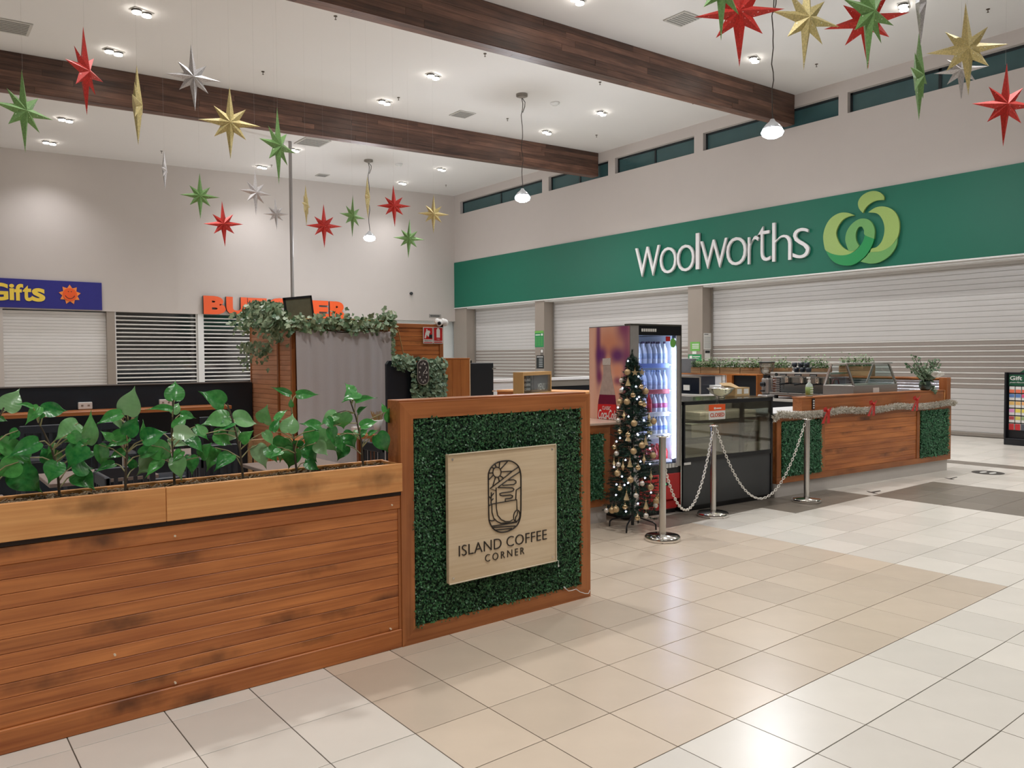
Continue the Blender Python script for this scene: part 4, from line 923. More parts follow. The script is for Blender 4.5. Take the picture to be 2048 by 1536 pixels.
# bottles inside
def bottle_proto(nm, label, body, cap_, lab_, h, r):
    t_ = kthing(nm, label, 'bottle', 0, 0)
    b = MB(); b.lathe([(r*.9, 0), (r, .01), (r, h*.55), (r*.8, h*.68), (r*.38, h*.82), (r*.36, h*.92)], 12); put('body', b, body, t_)
    b = MB(); b.cyl((0, 0, h*.91), (0, 0, h), r*.42, 10); put('cap', b, cap_, t_)
    b = MB(); b.lathe([(r*1.02, h*.25), (r*1.02, h*.48)], 12); put('label_band', b, lab_, t_); return t_
BLU = mat('bottle_blue', (222, 232, 248), .12, var=.08); CLR = mat('bottle_clear', (240, 244, 250), .12, var=.05); DRK = mat('cap_dark', (60, 40, 70), .4); BLC = mat('cap_blue', (170, 190, 226), .4)
LBW = mat('label_pale', (200, 214, 236), .4); LBB = mat('label_blue', (140, 166, 220), .4); LBR = mat('label_red', (210, 50, 48), .4); LBP = mat('label_pink', (206, 110, 150), .4)
REDB = mat('bottle_red', (206, 48, 46), .2); YEL = mat('bottle_yellow', (226, 200, 110), .2)
protos = {'water': ('water_bottle', 'clear water bottle with dark cap on the top fridge shelf', CLR, DRK, LBW, .24, .033), 'blue': ('water_bottle', 'pale blue water bottle on the second fridge shelf', BLU, BLC, LBW, .21, .033),
 'mixed': ('drink_bottle', 'clear drink bottle with dark cap on the middle fridge shelf', CLR, DRK, LBP, .21, .032), 'blue2': ('drink_bottle', 'blue labelled drink bottle on the fourth fridge shelf', CLR, BLC, LBB, .2, .033), 'red': ('cola_bottle', 'short red cola bottle on the bottom fridge shelf', REDB, LBR, LBR, .16, .036)}
row = ['red', 'blue2', 'mixed', 'blue', 'water']
for z, k in zip(shz, row):
    first = None
    for dn in (.16, .27):
        for q in range(7):
            s_ = -2.24+.17+q*.073; nn = -.03+dn
            if first is None:
                first = bottle_proto(*protos[k]); first['group'] = 'bottles on fridge shelf '+k; first.location = kw(s_, nn, z)
            elif k == 'mixed' and q == 3 and dn < .2:
                o = bottle_proto('drink_bottle', 'red drink bottle standing among clear ones on the middle fridge shelf', REDB, LBR, LBR, .21, .032); o.location = kw(s_, nn, z)
            elif k == 'blue2' and q == 3 and dn < .2:
                o = bottle_proto('drink_bottle', 'yellow drink bottle on the fourth fridge shelf', YEL, LBW, LBW, .2, .033); o.location = kw(s_, nn, z)
            else: copy_tree(first, kw(s_, nn, z))
            ob = first if (q == 0 and dn < .2) else (o if (k in ('mixed', 'blue2') and q == 3 and dn < .2) else last_copy[0])
            if not (k in ('mixed', 'blue2') and q == 3 and dn < .2): ob['label'] = '%s %s from the left, %s row, %s fridge shelf' % (['first', 'second', 'third', 'fourth', 'fifth', 'sixth', 'seventh'][q], {'red': 'red cola bottle', 'blue2': 'blue labelled bottle', 'mixed': 'pink labelled bottle', 'blue': 'pale blue water bottle', 'water': 'dark capped water bottle'}[k], 'front' if dn < .2 else 'rear', {'red': 'bottom', 'blue2': 'fourth', 'mixed': 'middle', 'blue': 'second', 'water': 'top'}[k])

# cake display
cdp = kthing('cake_display', 'black framed glass cake display cabinet with closed sign', 'display', -1.505, -.03); CW, CDp, CHt = 1.43, .62, 1.18
b_ = MB(); b_.box((0, .012, .06), (CW, CDp, .535)); put('base_cabinet', b_, DARKG, cdp)
b_ = MB(); b_.box((.02, .05, 0), (CW-.02, CDp, .06)); put('plinth', b_, FBL, cdp)
b_ = MB(); b_.box((0, 0, .53), (CW, .03, .575)); b_.box((0, 0, CHt-.045), (CW, .05, CHt-.01)); b_.box((0, CDp-.05, CHt-.045), (CW, CDp, CHt-.01)); b_.box((0, .05, CHt-.045), (.04, CDp-.05, CHt-.01)); b_.box((CW-.03, 0, .06), (CW, .04, CHt-.01)); b_.box((CW-.03, CDp-.04, .06), (CW, CDp, CHt-.01)); b_.box((0, 0, .5), (.02, .03, CHt-.01)); put('frame', b_, FBL, cdp)
b_ = MB(); b_.box((-.0, 0, CHt-.01), (CW, CDp, CHt), 0, .003); put('glass_top', b_, glass('top_glass', (225, 225, 218), .12, .05), cdp)
b_ = MB(); b_.cyl((.05, .066, CHt-.03), (CW-.05, .066, CHt-.03), .008, 8); put('glow_tube', b_, emis('display_fill_glow', (255, 248, 234), 42), cdp)  # added glow, hidden behind the top bar to brighten the inside
b_ = MB(); b_.box((CW-.02, .04, .575), (CW-.01, CDp-.04, CHt-.045)); put('side_glass', b_, GLASS, cdp)
b_ = MB(); b_.box((.02, .004, .575), (CW-.03, .012, CHt-.045)); put('front_glass', b_, glass('display_glass', (232, 232, 224), .12), cdp)
b_ = MB(); b_.box((0.005, .03, .575), (.012, CDp-.03, CHt-.045)); put('side_glass', b_, GLASS, cdp)
for z in (.76, .94):
    b_ = MB(); b_.box((.04, .08, z), (CW-.05, CDp-.06, z+.012)); put('shelf', b_, GLASS, cdp)
b_ = MB(); b_.box((.92, .02, .57), (.97, .05, CHt-.05)); put('inner_post', b_, FBL, cdp)
b_ = MB(); b_.box((.03, CDp-.05, .56), (CW-.03, CDp-.03, CHt-.05)); b_.box((.02, .03, .56), (CW-.03, CDp-.05, .572)); put('inner_lining', b_, mat('display_grey', (206, 202, 194), .5), cdp)
b_ = MB(); b_.box((.0, -.003, .505), (.1, 0, .53)); put('maker_plate', b_, PW, cdp)
CARD = mat('white_card', (218, 214, 202), .7); KRAFT = mat('kraft_card', (190, 140, 100), .7)
for q, (x0, x1, y0, y1, dn, m_, lab) in enumerate(((1400, 1512, 808, 829, .12, CARD, 'widest white cake box on the upper shelf of the cake display'), (1440, 1478, 838, 864, .10, KRAFT, 'brown kraft box in the centre of the middle display shelf'), (1383, 1427, 846, 876, .1, CARD, 'white carton at the left of the middle display shelf'), (1428, 1462, 880, 906, .3, CARD, 'white carton at the back centre of the display floor'), (1482, 1517, 844, 868, .2, CARD, 'white carton at the right of the middle display shelf'),
    (1478, 1520, 882, 902, .08, CARD, 'bright low cake box at the right on the display floor'), (1370, 1420, 880, 906, .2, CARD, 'pale carton at the left on the display floor'))):
    a = onkn(x0, y1, -.03+dn); c = onkn(x1, y0, -.03+dn)
    zb = min([.572, .772, .952], key=lambda z: abs(z-a[1])); hh = max(.05, min(c[1]-a[1], .16))
    t_ = kthing('cake_box', lab, 'box', a[0], -.03+dn, zb); L_ = c[0]-a[0]; d_ = .26 if q != 0 else .3
    b_ = MB(); b_.box((0, 0, 0), (L_, d_, hh*.8)); put('tray', b_, m_, t_)
    b_ = MB(); b_.box((-.003, -.003, hh*.55), (L_+.003, d_+.003, hh), 0, .003); put('lid', b_, m_, t_)
# closed sign on the glass
a = onkn(1418, 840, -.05); c = onkn(1451, 808, -.05); W_, H_ = c[0]-a[0], c[1]-a[1]
cs = kthing('closed_sign', 'small orange and white closed sign hanging on the cake display glass', 'sign', a[0], -.045, a[1])
b_ = MB(); b_.box((0, -.004, 0), (W_, 0, H_*.58), 0, .002); put('white_card', b_, PW, cs)
b_ = MB(); b_.box((0, -.004, H_*.58), (W_, 0, H_), 0, .002); put('orange_header', b_, ORANGE, cs)
me = text_mesh('CLOSED', 1, .001, mat('closed_red', (206, 84, 50), .5), bold=.02); fit(me, W_*.86, H_*.27); link('lettering', me, cs, (W_*.07, -.0055, H_*.17), FACE_Y)
b_ = MB(); b_.box((W_*.3, -.006, H_*.68), (W_*.4, -.004, H_*.82)); b_.box((W_*.43, -.006, H_*.7), (W_*.74, -.004, H_*.78)); put('header_print', b_, PW, cs)
b_ = MB(); b_.tube([(W_*.42, -.003, H_), (W_*.5, 0, H_+.07), (W_*.58, -.003, H_)], .0012, 5); b_.cyl((W_*.5, -.008, H_+.07), (W_*.5, 0.0, H_+.07), .01, 10); put('hanger', b_, GREYM, cs)
# bowl and carton on the display
s0, _z = onkn(1441, 795, .22)
bo = kthing('steel_bowl', 'shiny footed steel bowl on top of the cake display', 'bowl', s0, .22, CHt)
b_ = MB(); b_.lathe([(.05, .0), (.05, .012), (.03, .016), (.07, .025), (.115, .055), (.14, .095), (.155, .105), (.15, .108), (.135, .097), (.108, .06), (.06, .032), (1e-5, .028)], 28); put('bowl_body', b_, CHROME, bo, fix=True)
s0, _z = onkn(1468, 795, .38)
cb_ = kthing('carton', 'open cardboard carton with white labels behind the steel bowl', 'box', s0, .36, CHt)
b_ = MB(); b_.box((0, 0, 0), (.25, .16, .095)); put('carton_body', b_, mat('cardboard', (186, 156, 112), .8), cb_)
b_ = MB(); b_.add([(0, .16, .095), (.25, .16, .095), (.23, .27, .145), (.02, .27, .145)], [(0, 1, 2, 3)]); b_.add([(0, 0, .095), (0, .16, .095), (-.09, .14, .12), (-.09, .02, .12)], [(0, 1, 2, 3)]); put('flap', b_, MATS['cardboard'], cb_)
for x in (.03, .15): b_ = MB(); b_.box((x, -.002, .02), (x+.08, 0, .08)); put('printed_label', b_, PW, cb_)

# back counter along the end wall and what stands on it
bc = kthing('back_counter', 'steel topped back counter along the kiosk end wall', 'counter', 3.06, .75)
b_ = MB(); b_.box((.02, 0, 0), (.66, 4.8, .91)); put('counter_body', b_, BLACK, bc)
b_ = MB(); b_.box((0, -.02, .91), (.675, 4.82, .955), 0, .004); put('counter_top', b_, mat('counter_grey', (190, 188, 184), .3), bc)
BT = .955
# coffee machine
n0, _ = onks(1662, 790, 3.12); n1, _ = onks(1541, 790, 3.12); MWd = n1-n0
cm = kthing('coffee_machine', 'chrome espresso machine with black cups stacked on top', 'coffee machine', 3.12, n0, BT)
def mbox(nm, a, b, m_, bev=.006, par=None): q = MB(); q.box(a, b, 0, bev); return put(nm, q, m_, par or cm)
mbox('body', (.12, .02, .06), (.5, MWd-.02, .40), mat('machine_steel', (130, 134, 138), .25, .9))
mbox('top_panel', (-.03, 0, .345), (.5, MWd, .43), STEEL, .02)
mbox('drip_tray', (-.06, .02, .06), (.14, MWd-.02, .10), STEEL)
mbox('back_splash', (.1, .1, .10), (.125, MWd-.12, .345), mat('splash_steel', (150, 160, 164), .15, .9))
for yy in (.08, MWd-.12): mbox('foot', (.0, yy, 0), (.05, yy+.05, .06), BLACK)
for k in range(3):
    yy = MWd*(.2+.25*k); bpn = mbox('button_panel', (-.036, yy, .37), (-.028, yy+.13, .405), BLACK, .002)
    for q in range(5): mbox('button', (-.039, yy+.02+.02*q, .378), (-.036, yy+.032+.02*q, .386), PW, .001, bpn)
    q = MB(); q.cyl((.06, yy+.06, .26), (.06, yy+.06, .345), .038, 14); gh = put('group_head', q, CHROME, cm)
    q = MB(); q.cyl((.06, yy+.06, .235), (.06, yy+.06, .26), .034, 14); q.cyl((.06, yy+.06, .248), (-.13, yy+.06, .235), .013, 8); put('portafilter', q, BLACK, gh)
for yy in (.06, MWd-.06): q = MB(); q.tube([(.0, yy, .36), (-.05, yy, .3), (-.04, yy, .14)], .007, 8); put('steam_wand', q, CHROME, cm)
q = MB(); q.cyl((-.04, MWd-.14, .39), (-.03, MWd-.14, .39), .028, 16); put('pressure_gauge', q, PDG, cm)
for k in range(7): mbox('side_louvre', (.1, MWd-.10, .1+.033*k), (.115, MWd-.015, .118+.033*k), STEEL, .003)
cupme = MB(); cupme.lathe([(.028, 0), (.034, .01), (.038, .075), (.034, .075), (.03, .012), (1e-5, .012)], 14); cupm = fixn(cupme.mesh('cup_body', mat('cup_black', (26, 34, 44), .3)))
hdl = MB(); hdl.tube([(0, .036, .06), (0, .06, .055), (0, .06, .025), (0, .034, .02)], .005, 6); hdm = hdl.mesh('cup_handle', MATS['cup_black'])
for lv in range(2):
    for q in range(6):
        if lv == 1 and q > 4: continue
        t_ = kthing('cup', 'black cup in the %s row on top of the coffee machine' % ('upper' if lv else 'lower'), 'cup', 3.12+.12+.1*(q % 2), n0+MWd*(.44+.3*q/6)+.03*lv, BT+.43+.079*lv, rot=random.uniform(-.6, .6), group='cups on the coffee machine, %s row' % ('upper' if lv else 'lower'))
        link('cup_body', cupm, t_); link('cup_handle', hdm, t_)
# grinder
ng, _ = onks(1528, 790, 3.2)
gd = kthing('coffee_grinder', 'coffee grinder with clear bean hopper left of the espresso machine', 'grinder', 3.25, ng, BT)
b_ = MB(); b_.box((-.11, -.1, 0), (.13, .1, .05), 0, .02); b_.box((-.05, -.07, .05), (.11, .07, .33), 0, .025); put('grinder_body', b_, mat('grinder_silver', (176, 172, 170), .3, .5), gd)
b_ = MB(); b_.cyl((.02, 0, .33), (.02, 0, .37), .06, 16); b_.box((-.12, -.045, .18), (-.05, .045, .26), 0, .02); b_.cyl((-.09, 0, .1), (-.09, 0, .12), .04, 12); put('dosing_head', b_, BLACK, gd)
b_ = MB(); b_.lathe([(.05, .37), (.1, .42), (.12, .5), (.125, .58)], 20, 0, (.02, 0, 0)); put('bean_hopper', b_, glass('hopper_glass', (215, 212, 205), .16), gd)
b_ = MB(); b_.cyl((.02, 0, .58), (.02, 0, .595), .135, 20); put('hopper_lid', b_, BLACK, gd)
def kbox_px(name, label, cat, x0, x1, y0, y1, s, dep, m_, z=None, extra=None):
    na, za = onks(x1, y1, s); nb_, zb = onks(x0, y0, s); z0 = za if z is None else z
    t_ = kthing(name, label, cat, s, na, z0); W2, H2 = nb_-na, zb-z0
    if extra: extra(t_, W2, H2, dep)
    else: b = MB(); b.box((0, 0, 0), (dep, W2, H2), 0, .006); put('body', b, m_, t_)
    return t_
def open_cab(t_, W2, H2, dep):
    b = MB(); b.box((0, 0, 0), (dep, .02, H2)); b.box((0, W2-.12, 0), (dep, W2, H2)); b.box((0, .02, H2-.02), (dep, W2-.12, H2)); b.box((dep-.02, .02, 0), (dep, W2-.12, H2-.02)); put('cabinet_shell', b, W_OAK, t_)
    b = MB(); b.box((.05, .02, 0), (dep-.02, W2-.12, H2-.02)); put('dark_inside', b, BLACK, t_)
kbox_px('open_cabinet', 'wooden open cabinet with black inside left of the grinder', 'cabinet', 1453, 1514, 748, 790, 3.25, .35, None, BT, open_cab)
def micro(t_, W2, H2, dep):
    b = MB(); b.box((0, 0, 0), (dep, W2, H2), 0, .008); put('oven_body', b, mat('oven_navy', (22, 28, 40), .25), t_)
    b = MB(); b.box((-.012, 0, 0), (0, .03, H2)); b.box((-.012, 0, H2-.025), (0, W2, H2)); put('oven_trim', b, GREYM, t_)
    b = MB(); b.box((-.014, W2*.55, H2*.2), (-.002, W2*.85, H2*.5)); put('white_sticker', b, PW, t_)
kbox_px('microwave_oven', 'black oven with a white sticker right behind the drinks fridge', 'oven', 1362, 1402, 752, 790, 3.2, .38, None, BT, micro)
kbox_px('grey_speaker', 'upright grey box standing on the end wall beside the first herb box', 'speaker', 1362, 1386, 717, 745, 3.74, .1, mat('box_grey', (112, 114, 118), .5), 1.325)
def rack(t_, W2, H2, dep):
    b = MB()
    for y in (.01, W2-.01): b.cyl((0, y, 0), (0, y, H2), .008, 6)
    for q in range(4): b.cyl((0, .01, H2*(.2+.25*q)), (0, W2-.01, H2*(.2+.25*q)), .006, 6)
    put('rack_frame', b, STEEL, t_)
kbox_px('wire_rack', 'small steel wire rack beside the wooden open cabinet', 'rack', 1443, 1452, 750, 780, 3.3, .1, None, BT, rack)
kbox_px('white_bin', 'white plastic tub on the back counter between oven and rack', 'tub', 1411, 1442, 770, 790, 3.42, .2, WHITE, BT)
# herb boxes on the end wall
def herb_box(x0, x1, lab, h=.12):
    na, _ = onks(x1, 740, 3.78); nb_, _ = onks(x0, 740, 3.78); L_ = nb_-na
    t_ = kthing('herb_planter', lab, 'planter', 3.72, na, 1.325); r = random.Random(int(x0))
    for q in range(2):
        b = MB(); b.box((0, 0, h*.5*q+.002), (.015, L_, h*.5*(q+1)-.002), 0, .002); put('front_slat', b, W_BOX, t_)
        b = MB(); b.box((.105, 0, h*.5*q+.002), (.12, L_, h*.5*(q+1)-.002)); put('back_slat', b, W_BOX, t_)
    b = MB(); b.box((.015, 0, .01), (.105, .015, h)); b.box((.015, L_-.015, .01), (.105, L_, h)); b.box((.015, .015, .01), (.105, L_-.015, .08)); put('end_boards', b, W_BOX, t_)
    b = MB()
    for _ in range(int(700*L_/.4)):
        y = r.uniform(.01, L_-.01); x = r.uniform(-.01, .12); z = h-.02+abs(r.gauss(0, .075)); l = r.uniform(.02, .045); a = r.uniform(0, 2*PI); e = r.uniform(-.2, .9)
        d = Vector((math.cos(a)*math.cos(e), math.sin(a)*math.cos(e), math.sin(e)))*l; q = d.cross(Vector((0, 0, 1))).normalized()*l*.35; p = Vector((x, y, z))
        b.add([p, p+d*.5+q, p+d, p+d*.5-q], [(0, 1, 2, 3)])
    stuff(put('herb_foliage', b, HERB, t_))
herb_box(1386, 1405, 'leftmost herb box on the kiosk end wall, beside the grey speaker'); herb_box(1406, 1443, 'second herb box from the left on the kiosk end wall'); herb_box(1444.5, 1484, 'third herb box from the left on the kiosk end wall'); herb_box(1485, 1523, 'fourth herb box from the left, just behind the bean hopper')
herb_box(1542, 1580, 'herb box behind the left end of the espresso machine'); herb_box(1600, 1660, 'herb box behind the black cups on the espresso machine'); herb_box(1682, 1746, 'rightmost herb box seen through the glass display', .16)

# glass food display on the counter
na = .16; base = [onkn(1708, 783, na)[0], onkn(1795, 780, na)[0]]
gdz = .985
dl = kthing('glass_food_display', 'steel framed sloping glass food display on the counter', 'display', base[0], na, gdz); DW = base[1]-base[0]; DD = .46; DH = .27; TH = .545; ti = .12
b_ = MB(); b_.box((0, 0, 0), (DW, DD, DH), 0, .006); put('base_well', b_, mat('display_steel', (160, 158, 154), .3, .6), dl)
b_ = MB()
for x in (.015, DW-.015):
    for y, yt in ((.015, ti), (DD-.015, DD-ti)): b_.tube([(x, y, DH), (x, yt, TH)], .017, 4)
put('post_set', b_, STEEL, dl)
b_ = MB(); b_.box((-.03, ti-.03, TH), (DW+.03, DD-ti+.03, TH+.018), 0, .004); put('top_shelf', b_, STEEL, dl)
for nm, q in (('front_glass', [(.02, .005, DH), (DW-.02, .005, DH), (DW-.02, ti-.01, TH), (.02, ti-.01, TH)]), ('side_glass', [(.005, .03, DH), (.005, DD-.03, DH), (.005, DD-ti, TH), (.005, ti, TH)]), ('side_glass', [(DW-.005, .03, DH), (DW-.005, DD-.03, DH), (DW-.005, DD-ti, TH), (DW-.005, ti, TH)])):
    b_ = MB(); b_.add(q, [(0, 1, 2, 3)]); put(nm, b_, GLASS, dl)
b_ = MB(); b_.box((DW*.42, -.003, DH*.6), (DW*.56, 0, DH*.85)); put('data_label', b_, PW, dl)
# handbag and paper bag behind
s0, n0_ = 2.0, 1.25
p = onkn(1690, 760, .5)
hb = kthing('handbag', 'dark red handbag behind the glass food display', 'bag', onkn(1658, 763, .66)[0], .66, .985)
wbg = onkn(1697, 763, .66)[0]-onkn(1658, 763, .66)[0]
b_ = MB(); b_.prism([(0, .0), (wbg, .0), (wbg*.93, .2), (wbg*.1, .2)], .1, lambda u, v_, w_: (u, w_, v_+.05)); put('bag_body', b_, mat('bag_red', (120, 36, 44), .4), hb, fix=True)
b_ = MB(); b_.tube([(wbg*.3, .05, .24), (wbg*.38, .05, .33), (wbg*.62, .05, .33), (wbg*.7, .05, .24)], .006, 6); put('bag_handle', b_, mat('bag_strap', (90, 26, 34), .5), hb)
b_ = MB(); b_.box((wbg*.3, -.004, .16), (wbg*.36, 0, .18)); b_.box((wbg*.85, -.004, .16), (wbg*.91, 0, .18)); b_.box((.05, .01, 0), (wbg-.05, .09, .05)); put('bag_studs', b_, STEEL, hb)
a = onkn(1697, 766, .7)[0]; c = onkn(1722, 766, .7)[0]
pb = kthing('paper_bag', 'pale paper bag right of the dark red handbag', 'bag', a, .68, .985); b_ = MB(); b_.prism([(0, 0), (c-a, 0), (c-a-.01, .24), (.015, .26)], .1, lambda u, v_, w_: (u, w_, v_)); put('bag_body', b_, mat('paper_pale', (204, 196, 160), .8), pb, fix=True)
# hand sanitiser on its bracket
s0 = onkn(1624, 790, .0)[0]
hs_ = kthing('sanitiser_bottle', 'clear pump bottle of hand sanitiser at the left end of the counter ledge', 'bottle', s0, .04, 1.155)
b_ = MB(); b_.lathe([(.05, 0), (.055, .008), (.055, .12), (.05, .14), (.02, .165), (.018, .175)], 18, sx=1, sy=.62); put('bottle_body', b_, mat('gel_clear', (196, 208, 202), .15), hs_)
b_ = MB(); b_.lathe([(.0555, .02), (.0555, .115)], 18, sx=1.01, sy=.64); glb = put('green_label', b_, mat('gel_label', (140, 162, 92), .5), hs_)
b_ = MB(); b_.cyl((0, 0, .172), (0, 0, .2), .016, 10); b_.cyl((0, 0, .2), (0, 0, .222), .006, 8); b_.box((-.045, -.01, .218), (.016, .01, .232), 0, .004); put('pump', b_, WHITE, hs_)
for q in range(3): b_ = MB(); b_.box((-.028, -.037, .035+.028*q), (.028, -.0355, .045+.028*q)); put('label_print', b_, PW, glb)
sg = kthing('bracket_plate', 'small black bracket with white symbols under the sanitiser bottle', 'bracket', s0, -.016, 1.0)
b_ = MB(); b_.box((-.022, -.008, .0), (.022, -.001, .13)); put('plate', b_, BLACK, sg)
for q in range(4): b_ = MB(); b_.box((-.014, -.011, .012+.028*q), (.014, -.008, .028+.028*q)); put('symbol', b_, PW, sg)
# flower arrangement
s0 = onkn(1850, 780, .05)[0]
fl = kthing('flower_arrangement', 'eucalyptus arrangement with a white rose at the right end of the counter', 'flowers', s0, .05, 1.155); fl.scale = (1.55, 1.3, 1.45); r = random.Random(8)
b_ = MB(); b_.lathe([(.04, 0), (.055, .02), (.06, .06), (.045, .09), (.04, .09)], 16); put('vase', b_, mat('vase_dark', (60, 74, 68), .2), fl)
b_ = MB(); ends = []
for q in range(20):
    a = r.uniform(0, 2*PI); l = r.uniform(.12, .3); e = r.uniform(.35, 1.3); ends.append(Vector((math.cos(a)*l*math.cos(e)*1.1, math.sin(a)*l*math.cos(e)*.6, .08+l*math.sin(e))))
ends += [Vector((-.2, 0, .34)), Vector((.2, 0, .30)), Vector((.07, -.07, .0)), Vector((.09, -.06, -.02)), Vector((-.16, 0, .26))]
for e_ in ends: b_.tube([(0, 0, .05), e_*.5+Vector((0, 0, .06)), e_], .0025, 5)
put('stems', b_, STEM, fl)
b_ = MB()
for e_ in ends:
    for q in range(16):
        f = .3+.7*q/15; p = e_*f+Vector((0, 0, .06*(1-f)))+Vector((r.gauss(0, .012), r.gauss(0, .012), r.gauss(0, .012))); a = r.uniform(0, 2*PI); l = r.uniform(.03, .055)
        d = Vector((math.cos(a), math.sin(a)*.6, r.uniform(-.6, .6)))*l; sd = d.cross(Vector((r.uniform(-1, 1), -1, r.uniform(-.3, 1)))).normalized()*l*.35
        b_.add([p, p+d*.5+sd, p+d, p+d*.5-sd], [(0, 1, 2, 3)])
stuff(put('leaf_sprays', b_, leafmat('eucalyptus', (150, 168, 140), (66, 102, 70), .5, 20), fl))
b_ = MB()
for q in range(16):
    a = q*2.4; rr = .02+.0036*q; zt = .04-.002*q; cpt = Vector((.05, -.085, .14))
    for w_ in (0,):
        u = Vector((math.cos(a), math.sin(a)*.8, .25)); p0 = cpt+Vector((math.cos(a)*rr*.3, math.sin(a)*rr*.3, -.02)); t1 = cpt+u*rr*1.25+Vector((0, 0, zt)); sd = Vector((-math.sin(a), math.cos(a), 0))*rr*.8
        b_.add([p0, p0+(t1-p0)*.55-sd, t1-sd*.4, t1+sd*.4, p0+(t1-p0)*.55+sd], [(0, 1, 2, 3, 4)], 0, True)
put('white_rose', b_, mat('rose_white', (240, 240, 236), .6), fl)
# tinsel and bows
tn = MB(); r = random.Random(9)
path = []
for q in range(80):
    s_ = -.09+3.97*q/79; sagz = .955-.03*math.sin(PI*((s_*1.02) % 1.25)/1.25) if s_ > .02 else .9+.03*q
    path.append(Vector((s_, -.05, sagz+.02)))
for q in range(15000):
    f = r.random()*(len(path)-1.001); i = int(f); p = path[i].lerp(path[i+1], f-i)
    a = r.uniform(0, 2*PI); l = r.uniform(.025, .055); d = Vector((r.gauss(0, .5), math.cos(a), math.sin(a))).normalized()*l
    if p.y+d.y > -.03: d.y = -abs(d.y)*.7
    sd = d.cross(Vector((r.uniform(-1, 1), r.uniform(-1, 1), r.uniform(-1, 1)))).normalized()*.0026
    tn.add([p-sd, p+sd, p+d+sd, p+d-sd], [(0, 1, 2, 3)])
TIN = leafmat('tinsel_silver', (255, 253, 248), (176, 166, 142), .15, 60)  # random pale and dull strips put the tinsel's sparkle into the colour
o = put('tinsel_garland', tn, TIN, None, KO, (0, 0, KA)); tag(o, 'champagne silver tinsel garland draped along the counter front', 'garland'); 
BOWR = mat('bow_red', (206, 40, 34), .5)
for (x, y, lab) in ((1655, 822, 'red ribbon bow on the tinsel nearest the stanchion'), (1746, 808, 'red ribbon bow in the middle of the tinsel'), (1833, 799, 'red ribbon bow on the tinsel nearest the flowers')):
    s_, z = onkn(x, y, -.11); t_ = kthing('ribbon_bow', lab, 'bow', s_, -.11, z); t_.scale = (1.5, 1.2, 1.25)
    b_ = MB()
    for sg_ in (-1, 1):
        b_.add([(0, -.005, .01), (sg_*.04, -.02, .045), (sg_*.055, 0, .03), (sg_*.045, .005, -.005), (0, 0, -.01)], [(0, 1, 2, 3, 4)])
        b_.add([(sg_*-.006, -.002, 0), (sg_*.022, -.01, 0), (sg_*.055, .02, -.12), (sg_*.02, .02, -.125)], [(0, 1, 2, 3)])
    put('loops_and_tails', b_, BOWR, t_); b_ = MB(); b_.sph((0, -.008, 0), .015, 8); put('knot', b_, BOWR, t_)

# ================================================================== STANCHIONS AND CHAINS
sts = []
for (x, y, lab) in ((1325, 1073, 'nearest steel stanchion post, beside the Christmas tree'), (1426, 1026, 'middle steel stanchion post before the cake display'), (1613, 998, 'right steel stanchion post before the hedge counter')):
    p = onz(x, y, .03); t_ = thing('stanchion_post', lab, 'stanchion', (p.x, p.y, 0)); sts.append(t_)
    b_ = MB(); b_.lathe([(.155, 0), (.16, .004), (.16, .03), (.15, .042), (.04, .05), (.03, .055)], 36); put('base', b_, CHROME, t_)
    b_ = MB(); b_.cyl((0, 0, .05), (0, 0, .93), .031, 24); put('tube', b_, STEEL, t_)
    b_ = MB(); b_.lathe([(.031, .92), (.04, .925), (.055, .93), (.055, .936), (.031, .94), (1e-5, .945)], 24); put('top_cap', b_, CHROME, t_)
def chain(lab, A, B, sag):
    mid = (A+B)/2; n = 400; pts = []
    for q in range(n+1):
        f = q/n; pts.append(A.lerp(B, f)-Vector((0, 0, sag*(1-(2*f-1)**2))))
    L_ = [0]
    for i in range(n): L_.append(L_[-1]+(pts[i+1]-pts[i]).length)
    pit = .030; cnt = int(L_[-1]/pit); b = MB(); i = 0
    for k in range(cnt):
        d0 = (k+.5)*pit
        while L_[i+1] < d0: i += 1
        c = pts[i]; t = (pts[i+1]-pts[i]).normalized(); side = t.cross(Vector((0, 0, 1)));
        if side.length < 1e-4: side = Vector((1, 0, 0))
        side.normalize(); up = side.cross(t)
        w_ = (side if k % 2 else up)
        w_ = (side+up).normalized() if k % 2 else (side-up).normalized()
        ring = [c+t*(.021*math.cos(a*PI/5))+w_*(.0115*math.sin(a*PI/5)) for a in range(10)]
        b.tube([q-A for q in ring], .0036, 5, closed=True)
    tag(put('plastic_chain', b, mat('chain_white', (240, 236, 228), .4), None, A), lab, 'chain')
p0, p1, p2 = [o.location for o in sts]
chain('white chain sagging between the nearest and middle stanchions', Vector((p0.x+.045, p0.y+.03, .70)), Vector((p1.x-.03, p1.y-.02, .90)), .62)
chain('white chain sagging between the middle and right stanchions', Vector((p1.x+.035, p1.y-.01, .91)), Vector((p2.x-.035, p2.y, .91)), .80)

